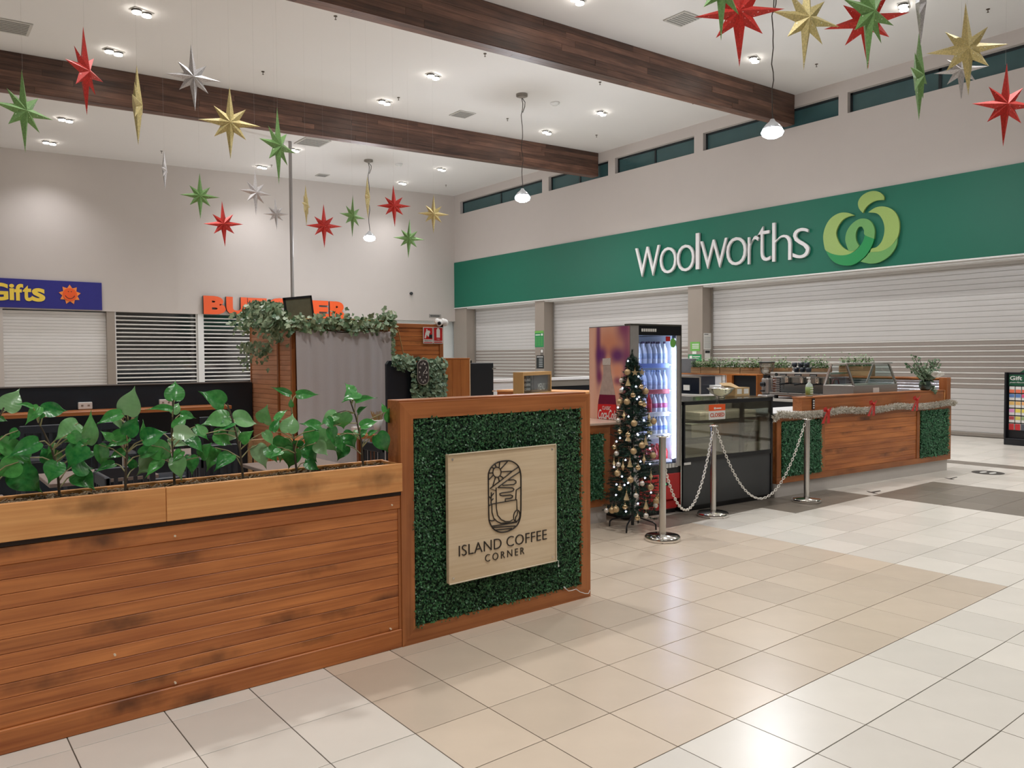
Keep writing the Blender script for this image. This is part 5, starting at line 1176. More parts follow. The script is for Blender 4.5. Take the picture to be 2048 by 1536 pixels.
# ================================================================== CHRISTMAS TREE
TP = onz(1265, 1056, 0); tr = thing('christmas_tree', 'slim dark artificial Christmas tree with lights before the drinks fridge', 'tree', (TP.x, TP.y, 0))
TH_ = 1.71; r = random.Random(21)
b_ = MB(); b_.cyl((0, 0, .03), (0, 0, .25), .016, 10); b_.cyl((0, 0, .2), (0, 0, 1.6), .012, 8); put('trunk_pole', b_, FBL, tr)
for q in range(4):
    a = .5+q*PI/2; b_ = MB(); b_.tube([(0, 0, .12), (.05*math.cos(a), .05*math.sin(a), .11), (.2*math.cos(a), .2*math.sin(a), .07), (.225*math.cos(a), .225*math.sin(a), .05), (.228*math.cos(a), .228*math.sin(a), 0)], .008, 6); put('stand_leg', b_, FBL, tr)
def trad(z): return .03+.255*max(0, (1.66-z)/1.5)**.85
nb_ = MB(); tips = []
for q in range(560):
    z = .13+1.5*(1-(1-q/560)**1.0); a = q*2.399+r.uniform(-.2, .2); R_ = trad(z)*r.uniform(.75, 1.12); dz = r.uniform(-.02, .05)
    P0 = Vector((0, 0, z)); P1 = Vector((R_*math.cos(a), R_*math.sin(a), z+dz)); tips.append(P1); d = (P1-P0).normalized()
    for k in range(52):
        f = r.uniform(.2, 1)**.7; p = P0.lerp(P1, f); l = r.uniform(.022, .042); w_ = Vector((r.gauss(0, 1), r.gauss(0, 1), r.gauss(0, 1))); n_ = (d*.9+w_.normalized()).normalized()*l
        sd = n_.cross(w_).normalized()*.0034; nb_.add([p-sd, p+sd, p+n_], [(0, 1, 2)])
for k in range(500):
    z = r.uniform(1.5, TH_); p = Vector((0, 0, z)); a = r.uniform(0, 2*PI); n_ = Vector((math.cos(a), math.sin(a), .8)).normalized()*r.uniform(.02, .035); sd = n_.cross(Vector((0, 0, 1))).normalized()*.002; nb_.add([p-sd, p+sd, p+n_], [(0, 1, 2)])
stuff(put('needle_foliage', nb_, leafmat('tree_needles', (44, 82, 66), (10, 34, 32), .5, 30), tr))
tocam = Vector((-TP.x, -TP.y, 0)).normalized(); tang = Vector((tocam.y, -tocam.x, 0))
if tang.dot(RT) < 0: tang = -tang
def on_tree(x, y, out=.02):
    """point on the tree's front surface seen at a photo pixel"""
    d = ray(x, y); t = (TP-CAM).dot(fw)
    for _ in range(6):
        P = CAM+d*t; q = P-TP; R_ = trad(max(.15, min(1.6, q.z)))+out; lat = q.dot(tang); lat2 = max(0, R_*R_-min(lat*lat, R_*R_*.96)); dep = math.sqrt(lat2)
        t -= (dep-q.dot(tocam))*1.0
    return CAM+d*t
GB_ = mat('bauble_gold_matt', (196, 170, 130), .45, .5, var=.1); GS = mat('bauble_gold_shiny', (214, 190, 150), .15, .9); GP = mat('bauble_pale', (214, 208, 200), .3, .4); GLT = glitter('bauble_glitter', (206, 184, 140), .5)
def ornament(kind, lab, grp, m_, rr):
    t_ = thing('bauble' if kind == 'ball' else kind+'_ornament', lab, 'ornament', (0, 0, 0), 0, grp); b = MB()
    if kind == 'ball': b.sph((0, 0, -rr), rr, 16)
    elif kind == 'drop': b.lathe([(1e-5, -rr*4), (rr*.25, -rr*3.1), (rr*.85, -rr*2), (rr*.3, -rr*.9), (rr*.15, 0)], 6, smooth=False)
    elif kind == 'cone': b.lathe([(rr*1.0, -rr*2.6), (rr*.9, -rr*2.4), (rr*.25, -rr*.5), (rr*.1, 0)], 8, smooth=False)
    elif kind == 'star':
        pl = [((rr*1.3 if k % 2 == 0 else rr*.55)*math.sin(k*PI/5), -rr*1.2+(rr*1.3 if k % 2 == 0 else rr*.55)*math.cos(k*PI/5)) for k in range(10)]
        b.prism(pl, .008, lambda u, v_, w_: (u, w_, v_))
    put('body', b, m_, t_, fix=True)
    b = MB(); b.cyl((0, 0, 0), (0, 0, .01), rr*.22, 8); b.cyl((0, 0, .01), (0, 0, .035), .0012, 4); put('cap', b, GS, t_); return t_
op = {'g': ornament('ball', 'matt gold ball on the Christmas tree', 'matt gold balls on the tree', GB_, .031), 's': ornament('ball', 'shiny gold ball on the Christmas tree', 'shiny gold balls on the tree', GS, .026), 'p': ornament('ball', 'small pale silver ball on the Christmas tree', 'pale balls on the tree', GP, .024),
      'd': ornament('drop', 'long faceted gold drop on the Christmas tree', 'faceted drops on the tree', GLT, .022), 'c': ornament('cone', 'small gold tree shaped ornament on the Christmas tree', 'tree shaped ornaments', GLT, .028), 't': ornament('star', 'gold star ornament near the top of the Christmas tree', 'star ornaments on the tree', GLT, .028)}
orn = [('g', 1255, 742), ('t', 1270, 742), ('t', 1284, 742), ('p', 1243, 760), ('c', 1256, 760), ('s', 1282, 772), ('g', 1291, 780), ('p', 1243, 780), ('s', 1266, 789), ('g', 1240, 801), ('g', 1254, 801), ('s', 1281, 805), ('s', 1288, 808), ('d', 1248, 826), ('p', 1237, 840), ('g', 1268, 844), ('d', 1298, 830), ('g', 1307, 840), ('s', 1240, 862), ('s', 1256, 868), ('c', 1256, 870), ('g', 1284, 888), ('c', 1291, 878), ('s', 1229, 893), ('g', 1267, 900), ('g', 1306, 908), ('p', 1233, 906), ('c', 1260, 922), ('d', 1228, 922), ('d', 1246, 928), ('d', 1288, 914), ('p', 1237, 928), ('s', 1276, 934), ('g', 1235, 944), ('d', 1302, 948), ('g', 1261, 957), ('p', 1284, 966), ('g', 1301, 972), ('s', 1240, 975), ('c', 1253, 988), ('p', 1272, 990), ('c', 1292, 1006), ('g', 1312, 1000), ('p', 1311, 1010), ('g', 1232, 1016), ('s', 1250, 1012), ('p', 1213, 1020), ('s', 1275, 1034), ('g', 1224, 1018), ('p', 1292, 1030), ('s', 1316, 992)]
used = set(); ordn = ['first','second','third','fourth','fifth','sixth','seventh','eighth','ninth','tenth','eleventh','twelfth','thirteenth','fourteenth','fifteenth','sixteenth','seventeenth']
orn.sort(key=lambda q: q[2]); cnt_ = {}
knd = {'g': 'matt gold ball', 's': 'shiny gold ball', 'p': 'small pale silver ball', 'd': 'faceted gold drop', 'c': 'gold tree shaped ornament', 't': 'gold star ornament'}
for k, x, y in orn:
    P = on_tree(x, y-4, .015)
    if k not in used: used.add(k); op[k].location = P; op[k].rotation_euler = (0, 0, YAW-PI/2)
    else: tt_ = copy_tree(op[k], P, YAW-PI/2)
    tt_ = op[k] if cnt_.get(k, 0) == 0 else tt_
    tt_['label'] = '%s %s from the top of the Christmas tree' % (ordn[cnt_.get(k, 0)], knd[k]); cnt_[k] = cnt_.get(k, 0)+1
led = MB(); bm2 = MB(); pl = [((.011 if k % 2 == 0 else .0045)*math.sin(k*PI/5), (.011 if k % 2 == 0 else .0045)*math.cos(k*PI/5)) for k in range(10)]
bm2.prism(pl, .006, lambda u, v_, w_: (u, w_-.003, v_)); bme2 = fixn(bm2.mesh('led_bulb', emis('led_cold', (214, 226, 255), 7)))
sl = thing('light_string', 'string of small cold white star lights wound round the Christmas tree', 'lights', (TP.x, TP.y, 0)); pts = []
for (x, y) in ((1256, 722), (1277, 753), (1272, 773), (1245, 776), (1278, 794), (1274, 798), (1236, 815), (1257, 833), (1288, 841), (1275, 868), (1298, 872), (1240, 876), (1233, 883), (1276, 870), (1228, 934), (1290, 956), (1251, 920), (1233, 969), (1249, 970), (1256, 966), (1302, 985), (1232, 990), (1276, 1007), (1252, 1023), (1300, 897), (1281, 923), (1300, 928), (1244, 953)):
    P = on_tree(x, y, .02)-sl.location; pts.append(P); link('led_bulb', bme2, sl, P, (0, 0, YAW-PI/2))
b_ = MB(); b_.tube([(trad(.15+1.4*q/140)*.8*math.cos(q*.42), trad(.15+1.4*q/140)*.8*math.sin(q*.42), .15+1.4*q/140) for q in range(141)], .002, 4); put('wire', b_, MATS['tree_needles'], sl)

# ================================================================== SEATING AREA
# black partition with bar bench
bp_ = thing('black_partition', 'long black partition behind the wooden bar bench', 'partition', (0, 10.55, 0))
b_ = MB(); b_.box((-4, 0, 0), (3.832, .08, 1.335), 0, .004); put('panel', b_, mat('partition_navy', (20, 34, 46), .5, var=.1), bp_)
b_ = MB(); b_.box((-4, -.01, 1.335), (3.80, .09, 1.35)); put('top_strip', b_, mat('strip_grey', (120, 118, 116), .4), bp_)
bb = thing('bar_bench', 'long narrow wooden bar bench fixed to the black partition', 'bench', (0, 10.1, 0))
b_ = MB(); b_.box((-4, 0, 1.01), (3.40, .44, 1.055), 0, .004); put('bench_top', b_, W_FRAME, bb)
for X in (.75, 2.15):
    b_ = MB(); b_.cyl((X, .2, 0), (X, .2, 1.01), .02, 10); put('support_leg', b_, STEEL, bb)
    b_ = MB(); b_.tube([(X+.12, .14, 1.01), (X+.02, .3, .55)], .022, 4); put('brace', b_, W_PLY, bb)
for (x, y, lab) in ((171, 805, 'left white double power outlet on the bar bench'), (332, 800, 'right white double power outlet on the bar bench')):
    p = ony(x, y, 10.5); t_ = thing('power_outlet', lab, 'outlet', (p.x, 10.55, 1.06)); b_ = MB(); b_.box((-.075, -.045, 0), (.075, -.002, .085), 0, .006); put('face_plate', b_, WHITE, t_)
    b_ = MB()
    for q in (-.035, .035): b_.box((q-.012, -.047, .035), (q+.012, -.045, .055))
    put('socket_slots', b_, GREYM, t_)
# bar stools, chairs, tables
def chair(lab, X, Y, rz, seat=.46, top=.87, grp=None, m_=NAVY, name='cafe_chair'):
    t_ = thing(name, lab, 'chair' if seat < .6 else 'stool', (X, Y, 0), rz, grp); w_ = .2
    b = MB(); b.box((-w_, -.2, seat-.03), (w_, .2, seat), 0, .01); put('seat', b, m_, t_)
    for sx in (-1, 1):
        b = MB(); b.box((sx*w_-.018*sx-.018, -.2, 0), (sx*w_-.018*sx+.018, -.165, seat-.03), 0, .003); put('leg', b, m_, t_)
        b = MB(); b.box((sx*w_-.018*sx-.018, .165, 0), (sx*w_-.018*sx+.018, .2, top), 0, .003); put('leg', b, m_, t_)
    b = MB(); b.box((-w_, .168, top-.075), (w_, .198, top+.004), 0, .006); put('back_rail', b, m_, t_)
    b = MB(); b.box((-w_, .17, seat+.1), (w_, .195, seat+.14), 0, .004); put('lower_back_rail', b, m_, t_)
    for q in range(5):
        x = -.13+.065*q; b = MB(); b.box((x-.013, .174, seat+.14), (x+.013, .19, top-.075)); put('back_slat', b, m_, t_)
    for z in (.2,):
        b = MB(); b.box((-w_+.03, -.19, z), (w_-.03, -.17, z+.03)); b.box((-w_+.03, .175, z), (w_-.03, .19, z+.03)); put('stretcher', b, m_, t_)
    return t_
pxs = [(75, 'dark high stool at the bar bench nearest the left edge'), (222, 'dark high stool at the bar bench under the left outlet'), (415, 'dark high stool at the bar bench near its right end')]
for x, lab in pxs:
    p = ony(x, 845, 9.35); chair(lab, p.x, 9.35-.18, 0, .66, 1.0, 'high stools along the bar bench', name='bar_stool').rotation_euler = (0, 0, PI)
def table(lab, x0, y0, sx, sy, top_m, grp='cafe tables behind the planter', h=.75):
    t_ = thing('cafe_table', lab, 'table', (x0+sx/2, y0+sy/2, 0), 0, grp)
    b = MB(); b.box((-sx/2, -sy/2, h-.03), (sx/2, sy/2, h), 0, .004); put('table_top', b, top_m, t_)
    b = MB(); b.cyl((0, 0, .03), (0, 0, h-.03), .035, 12); put('pedestal', b, BLACK, t_)
    b = MB(); b.box((-.25, -.03, 0), (.25, .03, .03)); b.box((-.03, -.25, 0), (.03, .25, .029)); put('base', b, BLACK, t_); return t_
TT = mat('table_top_taupe', (128, 112, 104), .5, var=.04)
table('taupe cafe table at the far left edge behind the planter', -.15, 5.55, .7, .65, TT)
table('taupe cafe table behind the second leafy plant', .86, 6.5, .75, .65, TT)
table('taupe cafe table deeper in the seating area', 1.95, 7.6, .62, .6, TT)
table('taupe cafe table nearest the grey curtain', 2.32, 6.05, .66, .62, TT)
chair('dark slatted cafe chair in front of the table behind the second plant', 1.3, 6.35, PI)
chair('dark slatted cafe chair at the far left table', .9, 5.85, -PI/2)
chair('dark slatted cafe chair beside the table nearest the curtain', 2.05, 6.45, PI/2)
chair('dark slatted cafe chair right of the table nearest the curtain', 3.25, 6.4, -PI/2)
chair('dark slatted cafe chair behind the deeper table', 2.2, 8.5, 0)
chair('dark slatted cafe chair before the deeper table', 2.25, 7.35, PI)
chair('brown slatted wooden chair beside the booth', 2.95, 7.9, PI, .46, .84, None, W_BOX, 'wooden_chair')
wt = thing('side_table', 'wooden side table in front of the grey curtain', 'table', (3.85, 8.4, 0))
b_ = MB(); b_.box((-.62, -.22, .71), (.62, .22, .75), 0, .004); put('table_top', b_, W_FRAME, wt)
for sx in (-.57, .57):
    for sy in (-.17, .17): b_ = MB(); b_.box((sx-.025, sy-.025, 0), (sx+.025, sy+.025, .71)); put('leg', b_, W_FRAMEZ, wt)
p = ony(755, 845, 8.35); va = thing('dried_grass_vase', 'white tapered vase of dried golden stalks on the side table', 'vase', (p.x, 8.35, .75))
b_ = MB(); b_.lathe([(.03, 0), (.04, .05), (.07, .16), (.062, .16), (.035, .06), (1e-5, .02)], 16); put('vase', b_, WHITE, va, fix=True)
b_ = MB(); r = random.Random(2)
for q in range(40):
    a = r.uniform(0, 2*PI); e_ = r.uniform(.01, .09); b_.tube([(e_*.3*math.cos(a), e_*.3*math.sin(a), .1), (e_*math.cos(a), e_*math.sin(a), r.uniform(.22, .27))], .0022, 4)
put('dried_stalks', b_, mat('straw', (176, 140, 84), .7), va)
p = ony(712, 852, 8.35); nh = thing('napkin_holder', 'small white napkin holder on the side table', 'holder', (p.x, 8.35, .75)); b_ = MB(); b_.box((-.05, -.03, 0), (.05, .03, .09), 0, .005); put('holder_body', b_, WHITE, nh); b_ = MB(); b_.box((-.045, -.015, .085), (.045, .015, .1)); put('napkins', b_, PW, nh)

# booth with the curtain and ivy
BX0, BX1, BY0, BY1, BH = 3.84, 6.07, 9.2, 10.62, 2.12
bt = thing('wooden_booth', 'tall pine clad booth topped with ivy, its doorway hung with a grey curtain', 'booth', (BX0, BY0, 0)); BW, BDp = BX1-BX0, BY1-BY0
b_ = MB(); b_.box((.03, .04, .0), (.09, BDp-.02, BH-.03)); b_.box((1.36, .04, 0), (BW-.02, .1, BH-.03)); b_.box((.09, BDp-.08, 0), (BW-.02, BDp-.02, BH-.03)); b_.box((BW-.08, .1, 0), (BW-.02, BDp-.08, BH-.03)); b_.box((.09, .04, BH-.12), (1.36, .1, BH-.03)); put('booth_core', b_, W_FRAME, bt)
nbd = int(BH/.064); pit = (BH-.05)/nbd
for q in range(nbd):
    z0 = q*pit
    for (a, c, rec) in ((.05, .42, .014), (.47, BDp-.005, .006)):
        b_ = MB(); b_.box((rec, a, z0+.0015), (.03, c, z0+pit-.0015), 0, .002); put('side_board', b_, W_TOWER_LIT, bt)
    b_ = MB(); b_.box((1.36, .012, z0+.0015), (BW-.06, .04, z0+pit-.0015), 0, .002); put('front_board', b_, W_PINE, bt)
for nm, a, c in (('corner_post', (0, 0, 0), (.05, .05, BH)), ('side_batten', (-.004, .42, 0), (.03, .47, BH-.04)), ('end_post', (BW-.06, 0, 0), (BW, .05, BH)), ('rear_post', (-.003, BDp-.03, 0), (.03, BDp+.01, BH))):
    b_ = MB(); b_.box(a, c, 0, .003); put(nm, b_, W_FRAMEZ, bt)
b_ = MB(); b_.box((.05, 0, BH-.055), (BW, .05, BH), 0, .003); b_.box((0, .05, BH-.05), (.05, BDp, BH), 0, .003); put('top_rail', b_, W_FRAME, bt)
b_ = MB(); b_.box((0.05, .05, BH-.02), (BW-.02, BDp, BH-.005)); put('booth_roof', b_, W_FRAME, bt)
# curtain
cu = thing('curtain', 'plain grey curtain hanging over the booth doorway', 'curtain', (BX0+.03, BY0-.03, 0)); b_ = MB(); nx, nz = 90, 24; vs_ = []
for i in range(nx+1):
    u = i/nx
    for j in range(nz+1):
        v_ = j/nz; z = .02+(BH-.15)*v_; fold = (.012+.03*max(0, u-.45))*(1-.55*v_)
        y = -.03-fold*(math.sin(u*26+.8*math.sin(v_*3))+.5*math.sin(u*57+2)) - .02*(1-v_)
        vs_.append((u*1.33, y, z+.012*math.sin(u*9)*v_))
b_.add(vs_, [(i*(nz+1)+j, (i+1)*(nz+1)+j, (i+1)*(nz+1)+j+1, i*(nz+1)+j+1) for i in range(nx) for j in range(nz)], 0, True)
put('cloth', b_, mat('curtain_grey', (192, 188, 190), .85, var=.06, scale=120, bump=.1), cu)
b_ = MB(); b_.cyl((-.01, -.01, BH-.125), (1.34, -.01, BH-.125), .01, 8); put('curtain_rod', b_, STEEL, cu)
# ivy on the booth
def ivy_leaf(b, p, n_, l, r):
    n_ = n_.normalized(); u = n_.cross(Vector((r.uniform(-1, 1), r.uniform(-1, 1), r.uniform(-1, 1)))).normalized(); v_ = n_.cross(u)
    pts = [(0, -.5), (.28, -.35), (.5, -.05), (.22, .1), (.2, .3), (0, .6), (-.2, .3), (-.22, .1), (-.5, -.05), (-.28, -.35)]
    b.add([p+u*x*l+v_*y*l+n_*(.12*l*(abs(x)-.2)) for x, y in pts], [tuple(range(10))])
iv = thing('ivy_garland', 'mass of pale edged artificial ivy spilling over the booth top', 'ivy', (BX0, BY0, BH)); b_ = MB(); r = random.Random(31)
for q in range(620):          # big clump at the left corner, over the side face
    y = abs(r.gauss(0, .62)); y = min(y, 1.6); x = -.12+r.gauss(0, .07)-.02; z = .16-abs(r.gauss(0, .18))-.04*r.random()+.12*math.sin(min(y, 1.4)*2.2)
    ivy_leaf(b_, Vector((min(x, -.03), y, z)), Vector((-1+r.gauss(0, .5), -.6+r.gauss(0, .5), r.gauss(.4, .4))), r.uniform(.055, .095), r)
for q in range(130):
    y = r.uniform(.5, 1.6); z = -.25-abs(r.gauss(0, .14)); ivy_leaf(b_, Vector((-.07+r.gauss(0, .02), y, z)), Vector((-1, -.5, r.gauss(0, .4))), r.uniform(.04, .075), r)
for q in range(520):          # garland along the front
    x = r.uniform(-.1, 1.42); z = -.035+r.gauss(0, .05)+(.14 if x > 1.2 else .05 if .5 < x < .75 else 0)*r.random(); y = -.07+r.gauss(0, .03)
    ivy_leaf(b_, Vector((x, min(y, -.045), z)), Vector((-.4+r.gauss(0, .5), -1+r.gauss(0, .4), r.gauss(.4, .4))), r.uniform(.045, .085), r)
for q in range(50):
    f = r.random(); ivy_leaf(b_, Vector((1.36+.03*r.random(), -.09, .02-.5*f)), Vector((-.3, -1, .2)), r.uniform(.04, .06), r)
stuff(put('ivy_leaves', b_, IVY, iv))
b_ = MB(); b_.tube([(1.38, -.06, .02), (1.47, -.06, -.1), (1.53, -.06, -.35), (1.58, -.06, -.56)], .007, 6)
b_.tube([(-.06, 1.6, .0), (-.07, .8, .05), (-.06, 0, .03), (0, -.06, .02), (.7, -.06, .03), (1.38, -.06, .02)], .008, 6); put('vine_stem', b_, mat('vine_tan', (170, 136, 84), .7), iv)
# chalkboard behind the ivy
p = ony(578, 612, 9.9); cbk = thing('tilted_chalkboard', 'black framed board leaning crooked in the ivy on the booth', 'board', (p.x, 9.6, BH+.0)); cbk.rotation_euler = (0, -.13, 0)
b_ = MB(); b_.box((-.14, -.012, .02), (.2, .012, .3)); put('board_face', b_, mat('board_olive', (104, 108, 88), .5, var=.3, scale=14), cbk)
b_ = MB()
for a, c in (((-.16, -.02, .3), (.22, .02, .33)), ((.2, -.02, 0), (.22, .02, .33)), ((-.16, -.02, 0), (-.14, .02, .33)), ((-.16, -.02, 0), (.22, .02, .02))): b_.box(a, c)
put('board_frame', b_, BLACK, cbk)
# fire signs and security camera on the booth front
YFs = BY0-.003
for (x0, x1, lab, k) in ((846.2, 865.2, 'red and white fire blanket sign on the booth boards', 0), (866.4, 885.0, 'red and white fire extinguisher sign on the booth boards', 1)):
    a = ony(x0, 687, YFs); c = ony(x1, 654.5, YFs); t_ = thing('fire_sign', lab, 'sign', (a.x, YFs, a.z)); W_, H_ = c.x-a.x, c.z-a.z
    b_ = MB(); b_.box((0, -.006, 0), (W_, -.001, H_)); put('sign_plate', b_, PW, t_)
    b_ = MB(); b_.box((W_*.06, -.008, H_*(.26 if k == 0 else .18)), (W_*.94, -.006, H_*.96)); b_.box((W_*.06, -.008, H_*.04), (W_*.94, -.006, H_*.09)); put('red_field', b_, RED, t_)
    if k == 0:
        b_ = MB(); b_.prism([(.12, .32), (.2, .62), (.3, .76), (.32, .88), (.42, .88), (.42, .78), (.6, .8), (.72, .7), (.62, .62), (.56, .42), (.44, .44), (.36, .55), (.3, .44), (.26, .32)], .002, lambda u, v_, w_: (u*W_, -.008-w_, v_*H_)); put('figure', b_, PW, t_, fix=True)
        b_ = MB(); b_.box((W_*.6, -.0105, H_*.33), (W_*.92, -.008, H_*.55)); put('black_block', b_, BLACK, t_)
        me = text_mesh('FIRE BLANKET', 1, .0005, PDG); fit(me, W_*.8, H_*.055); link('lettering', me, t_, (W_*.1, -.007, H_*.14), FACE_Y)
    else:
        b_ = MB(); b_.prism([(.32, .36), (.32, .84), (.42, .9), (.42, .94), (.58, .94), (.58, .9), (.68, .84), (.68, .36)], .002, lambda u, v_, w_: (u*W_, -.008-w_, v_*H_)); put('extinguisher_symbol', b_, PW, t_, fix=True)
        for body, zz, ww in (('FIRE', .24, .3), ('EXTINGUISHER', .115, .8)):
            me = text_mesh(body, 1, .0005, PW if zz > .2 else RED); fit(me, W_*ww, H_*.05); link('lettering', me, t_, (W_*(.5-ww/2), -.0095, H_*zz), FACE_Y)
for (x, y, Y, lab) in ((878, 645.5, BY0-.02, 'white dome security camera on the booth corner'), (889.5, 645.5, BY0+.06, 'second white dome camera just behind the booth corner')):
    p = ony(x, y, Y); t_ = thing('security_camera', lab, 'camera', p); b_ = MB(); b_.sph((0, -.0, 0), .052, 18); b_.cyl((0, 0, 0), (0.0, .06, 0.03), .04, 14); put('camera_ball', b_, WHITE, t_)
    b_ = MB(); d = (CAM-Vector(p)).normalized(); d = (d+Vector((.1, 0, -.15))).normalized(); b_.sph(d*.028, .031, 14)
    if 'second' not in lab: put('lens', b_, BLACK, t_)

# clock corner: dark board, leaf wall, clock, oak cabinet, black fridge
YQ = 8.0
def X_at(x): return ony(x, 720, YQ).x
xa, xb, xc, xd = X_at(774), X_at(822), X_at(886), X_at(939)
qb = thing('dark_screen', 'dark rounded privacy screen left of the leaf wall with the clock', 'screen', (xa, YQ, 0)); b_ = MB()
pl = [(0, 0), (xb-xa, 0), (xb-xa, 1.62), (.03, 1.62), (0, 1.58)]
b_.prism(pl, .05, lambda u, v_, w_: (u, w_, v_)); put('screen_body', b_, mat('screen_navy', (20, 28, 38), .35), qb, fix=True)
lw_ = thing('leaf_wall', 'panel of artificial grey green leaves carrying the clock', 'leaf panel', (xb, YQ-.02, 0)); b_ = MB(); b_.box((0.002, 0.01, 0), (xc-xb-.002, .06, 1.6)); put('panel_backing', b_, HB, lw_)
b_ = MB(); r = random.Random(17)
for q in range(620): ivy_leaf(b_, Vector((r.uniform(-.02, xc-xb+.01), -.01-.05*r.random(), r.uniform(1.0, 1.64))), Vector((r.gauss(0, .5), -1, r.gauss(.3, .5))), r.uniform(.04, .075), r)
for q in range(190): ivy_leaf(b_, Vector((r.uniform(xa-xb+.05, 0), -.02-.05*r.random(), r.gauss(1.6, .035))), Vector((r.gauss(0, .5), -1, r.gauss(.4, .5))), r.uniform(.04, .075), r)
stuff(put('panel_leaves', b_, leafmat('panel_leaf', (156, 180, 150), (46, 92, 66), .45, 20), lw_))
p = ony(846.5, 744.5, YQ-.12); ck = thing('wall_clock', 'dark pill shaped clock with white numerals on the leaf wall', 'clock', (p.x, YQ-.1, p.z)); ck.rotation_euler = (0, 0, -.25)
def pill(w_, h_, n=12): return [(w_*math.cos(a*PI/n), (h_-w_)+w_*math.sin(a*PI/n)) for a in range(n+1)]+[(w_*math.cos(PI+a*PI/n), -(h_-w_)+w_*math.sin(PI+a*PI/n)) for a in range(n+1)]
b_ = MB(); b_.prism(pill(.072, .15), .07, lambda u, v_, w_: (u, -.03+w_, v_)); put('case', b_, BLACK, ck, fix=True)
b_ = MB(); b_.prism(pill(.062, .139), .003, lambda u, v_, w_: (u, -.033+w_, v_)); put('dial', b_, mat('dial_grey', (58, 56, 58), .4), ck, fix=True)
b_ = MB(); pp = pill(.068, .146); b_.tube([(u, -.031, v_) for u, v_ in pp], .004, 6, closed=True); put('rim', b_, GREYM, ck)
for q in range(12):
    a = PI/2-(q+1)*PI/6; me = text_mesh(str(q+1), 1, .0006, PW, bold=.02); fit(me, .014 if q+1 < 10 else .02, .022); link('numeral', me, ck, (.045*math.cos(a)-.008, -.0345, .112*math.sin(a)-.011), FACE_Y)
b_ = MB(); b_.tube([(0, -.037, -.01), (.035, -.037, .035)], .003, 5); b_.tube([(0, -.037, -.01), (.05, -.037, -.014)], .002, 5); b_.tube([(0, -.037, -.01), (-.002, -.037, -.04)], .0015, 5); put('hands', b_, PW, ck)
oc = thing('oak_cabinet', 'tall plain oak cabinet between the clock and the black fridge', 'cabinet', (xc, YQ, 0)); Wd = xd-xc
b_ = MB(); b_.box((0, .02, 0), (Wd, .55, 1.63)); put('carcass', b_, W_OAK, oc); b_ = MB(); b_.box((-.005, -.002, 1.63), (Wd+.006, .56, 1.648), 0, .003); put('top', b_, W_OAK, oc)
for q in range(3): b_ = MB(); b_.box((Wd*q/3+.001, 0, .05), (Wd*(q+1)/3-.001, .02, 1.628), 0, .0015); put('front_panel', b_, W_OAK, oc)
b_ = MB(); b_.box((Wd, 0, 0), (Wd+.012, .04, 1.63)); put('edge_strip', b_, W_PLY, oc)
YK = 8.35; k0 = ony(940, 740, YK).x; k1 = ony(986, 740, YK).x
bf = thing('black_fridge', 'plain black upright fridge with bright hinges right of the oak cabinet', 'fridge', (k0+.01, YK, 0)); zt = ony(960, 726, YK).z
b_ = MB(); b_.box((0, .06, .05), (k1-k0, .6, zt)); put('body', b_, BLACK, bf); b_ = MB(); b_.box((0, 0, .05), (k1-k0, .055, zt), 0, .006); put('door', b_, BLACK, bf)
for yy in (737, 782): z = ony(986, yy, YK).z; b_ = MB(); b_.box((k1-k0-.03, -.01, z-.008), (k1-k0+.035, 0.0, z+.008), 0, .002); put('hinge', b_, CHROME, bf)
b_ = MB(); b_.box((.01, .1, zt), (.09, .2, zt+.035)); b_.box((0, .0, 0), (k1-k0, .55, .05)); put('plinth_and_latch', b_, BLACK, bf)
# angled counter with the menu box
ZC = 1.12; A = onz(993, 780, ZC); B = onz(1170, 784, ZC); dv = (B-A); ang = math.atan2(dv.y, dv.x); Lc = dv.length
ac = thing('angled_counter', 'wood edged counter set at an angle behind the hedge panel', 'counter', (A.x, A.y, 0), ang)
b_ = MB(); b_.box((0, .0, ZC-.03), (Lc, .6, ZC), 0, .003); put('counter_top', b_, W_LIGHT, ac)
b_ = MB(); b_.box((.0, .02, ZC-.12), (Lc, .05, ZC-.03)); put('front_rail', b_, W_FRAME, ac)
b_ = MB(); b_.box((.02, .06, 0), (Lc-.02, .58, ZC-.03)); put('counter_body', b_, mat('counter_dark', (84, 74, 70), .6), ac)
P0 = onz(1040, 790, ZC)
q0 = onz(1019, 789, ZC); e1 = (P0-q0); bang = math.radians(24.0)
mbx = thing('menu_box', 'plywood box with a glass front showing menu lettering', 'menu box', (P0.x+.1*math.cos(bang), P0.y+.1*math.sin(bang), ZC), bang)
tt = (P0-CAM).dot(fw); hgt = ony(1040, 745, P0.y).z-ZC; wid = .62; dpt = .16
# find the width that reaches the right edge of the box in the photograph
for _ in range(30):
    pr = proj(Vector(mbx.location)+Vector((math.cos(bang), math.sin(bang), 0))*wid)
    wid *= 1+(1105-pr[0])/600
t_ = mbx
b_ = MB(); b_.box((0, 0, hgt-.05), (wid, dpt, hgt)); b_.box((0, 0, 0), (.03, dpt, hgt-.05)); b_.box((wid-.03, 0, 0), (wid, dpt, hgt-.05)); b_.box((.03, dpt-.01, 0), (wid-.03, dpt, hgt-.05)); b_.box((.03, 0, 0), (wid-.03, dpt-.01, .012)); put('box_shell', b_, mat('box_tan', (190, 150, 96), .6), t_)
b_ = MB(); b_.box((.03, .05, .012), (wid-.03, .06, hgt-.05)); put('menu_panel', b_, mat('menu_grey', (96, 98, 100), .4, var=.35, scale=5), t_)
b_ = MB(); b_.box((.03, .046, .012), (wid*.38, .05, hgt-.05)); put('dark_field', b_, mat('menu_teal', (20, 46, 48), .4), t_)
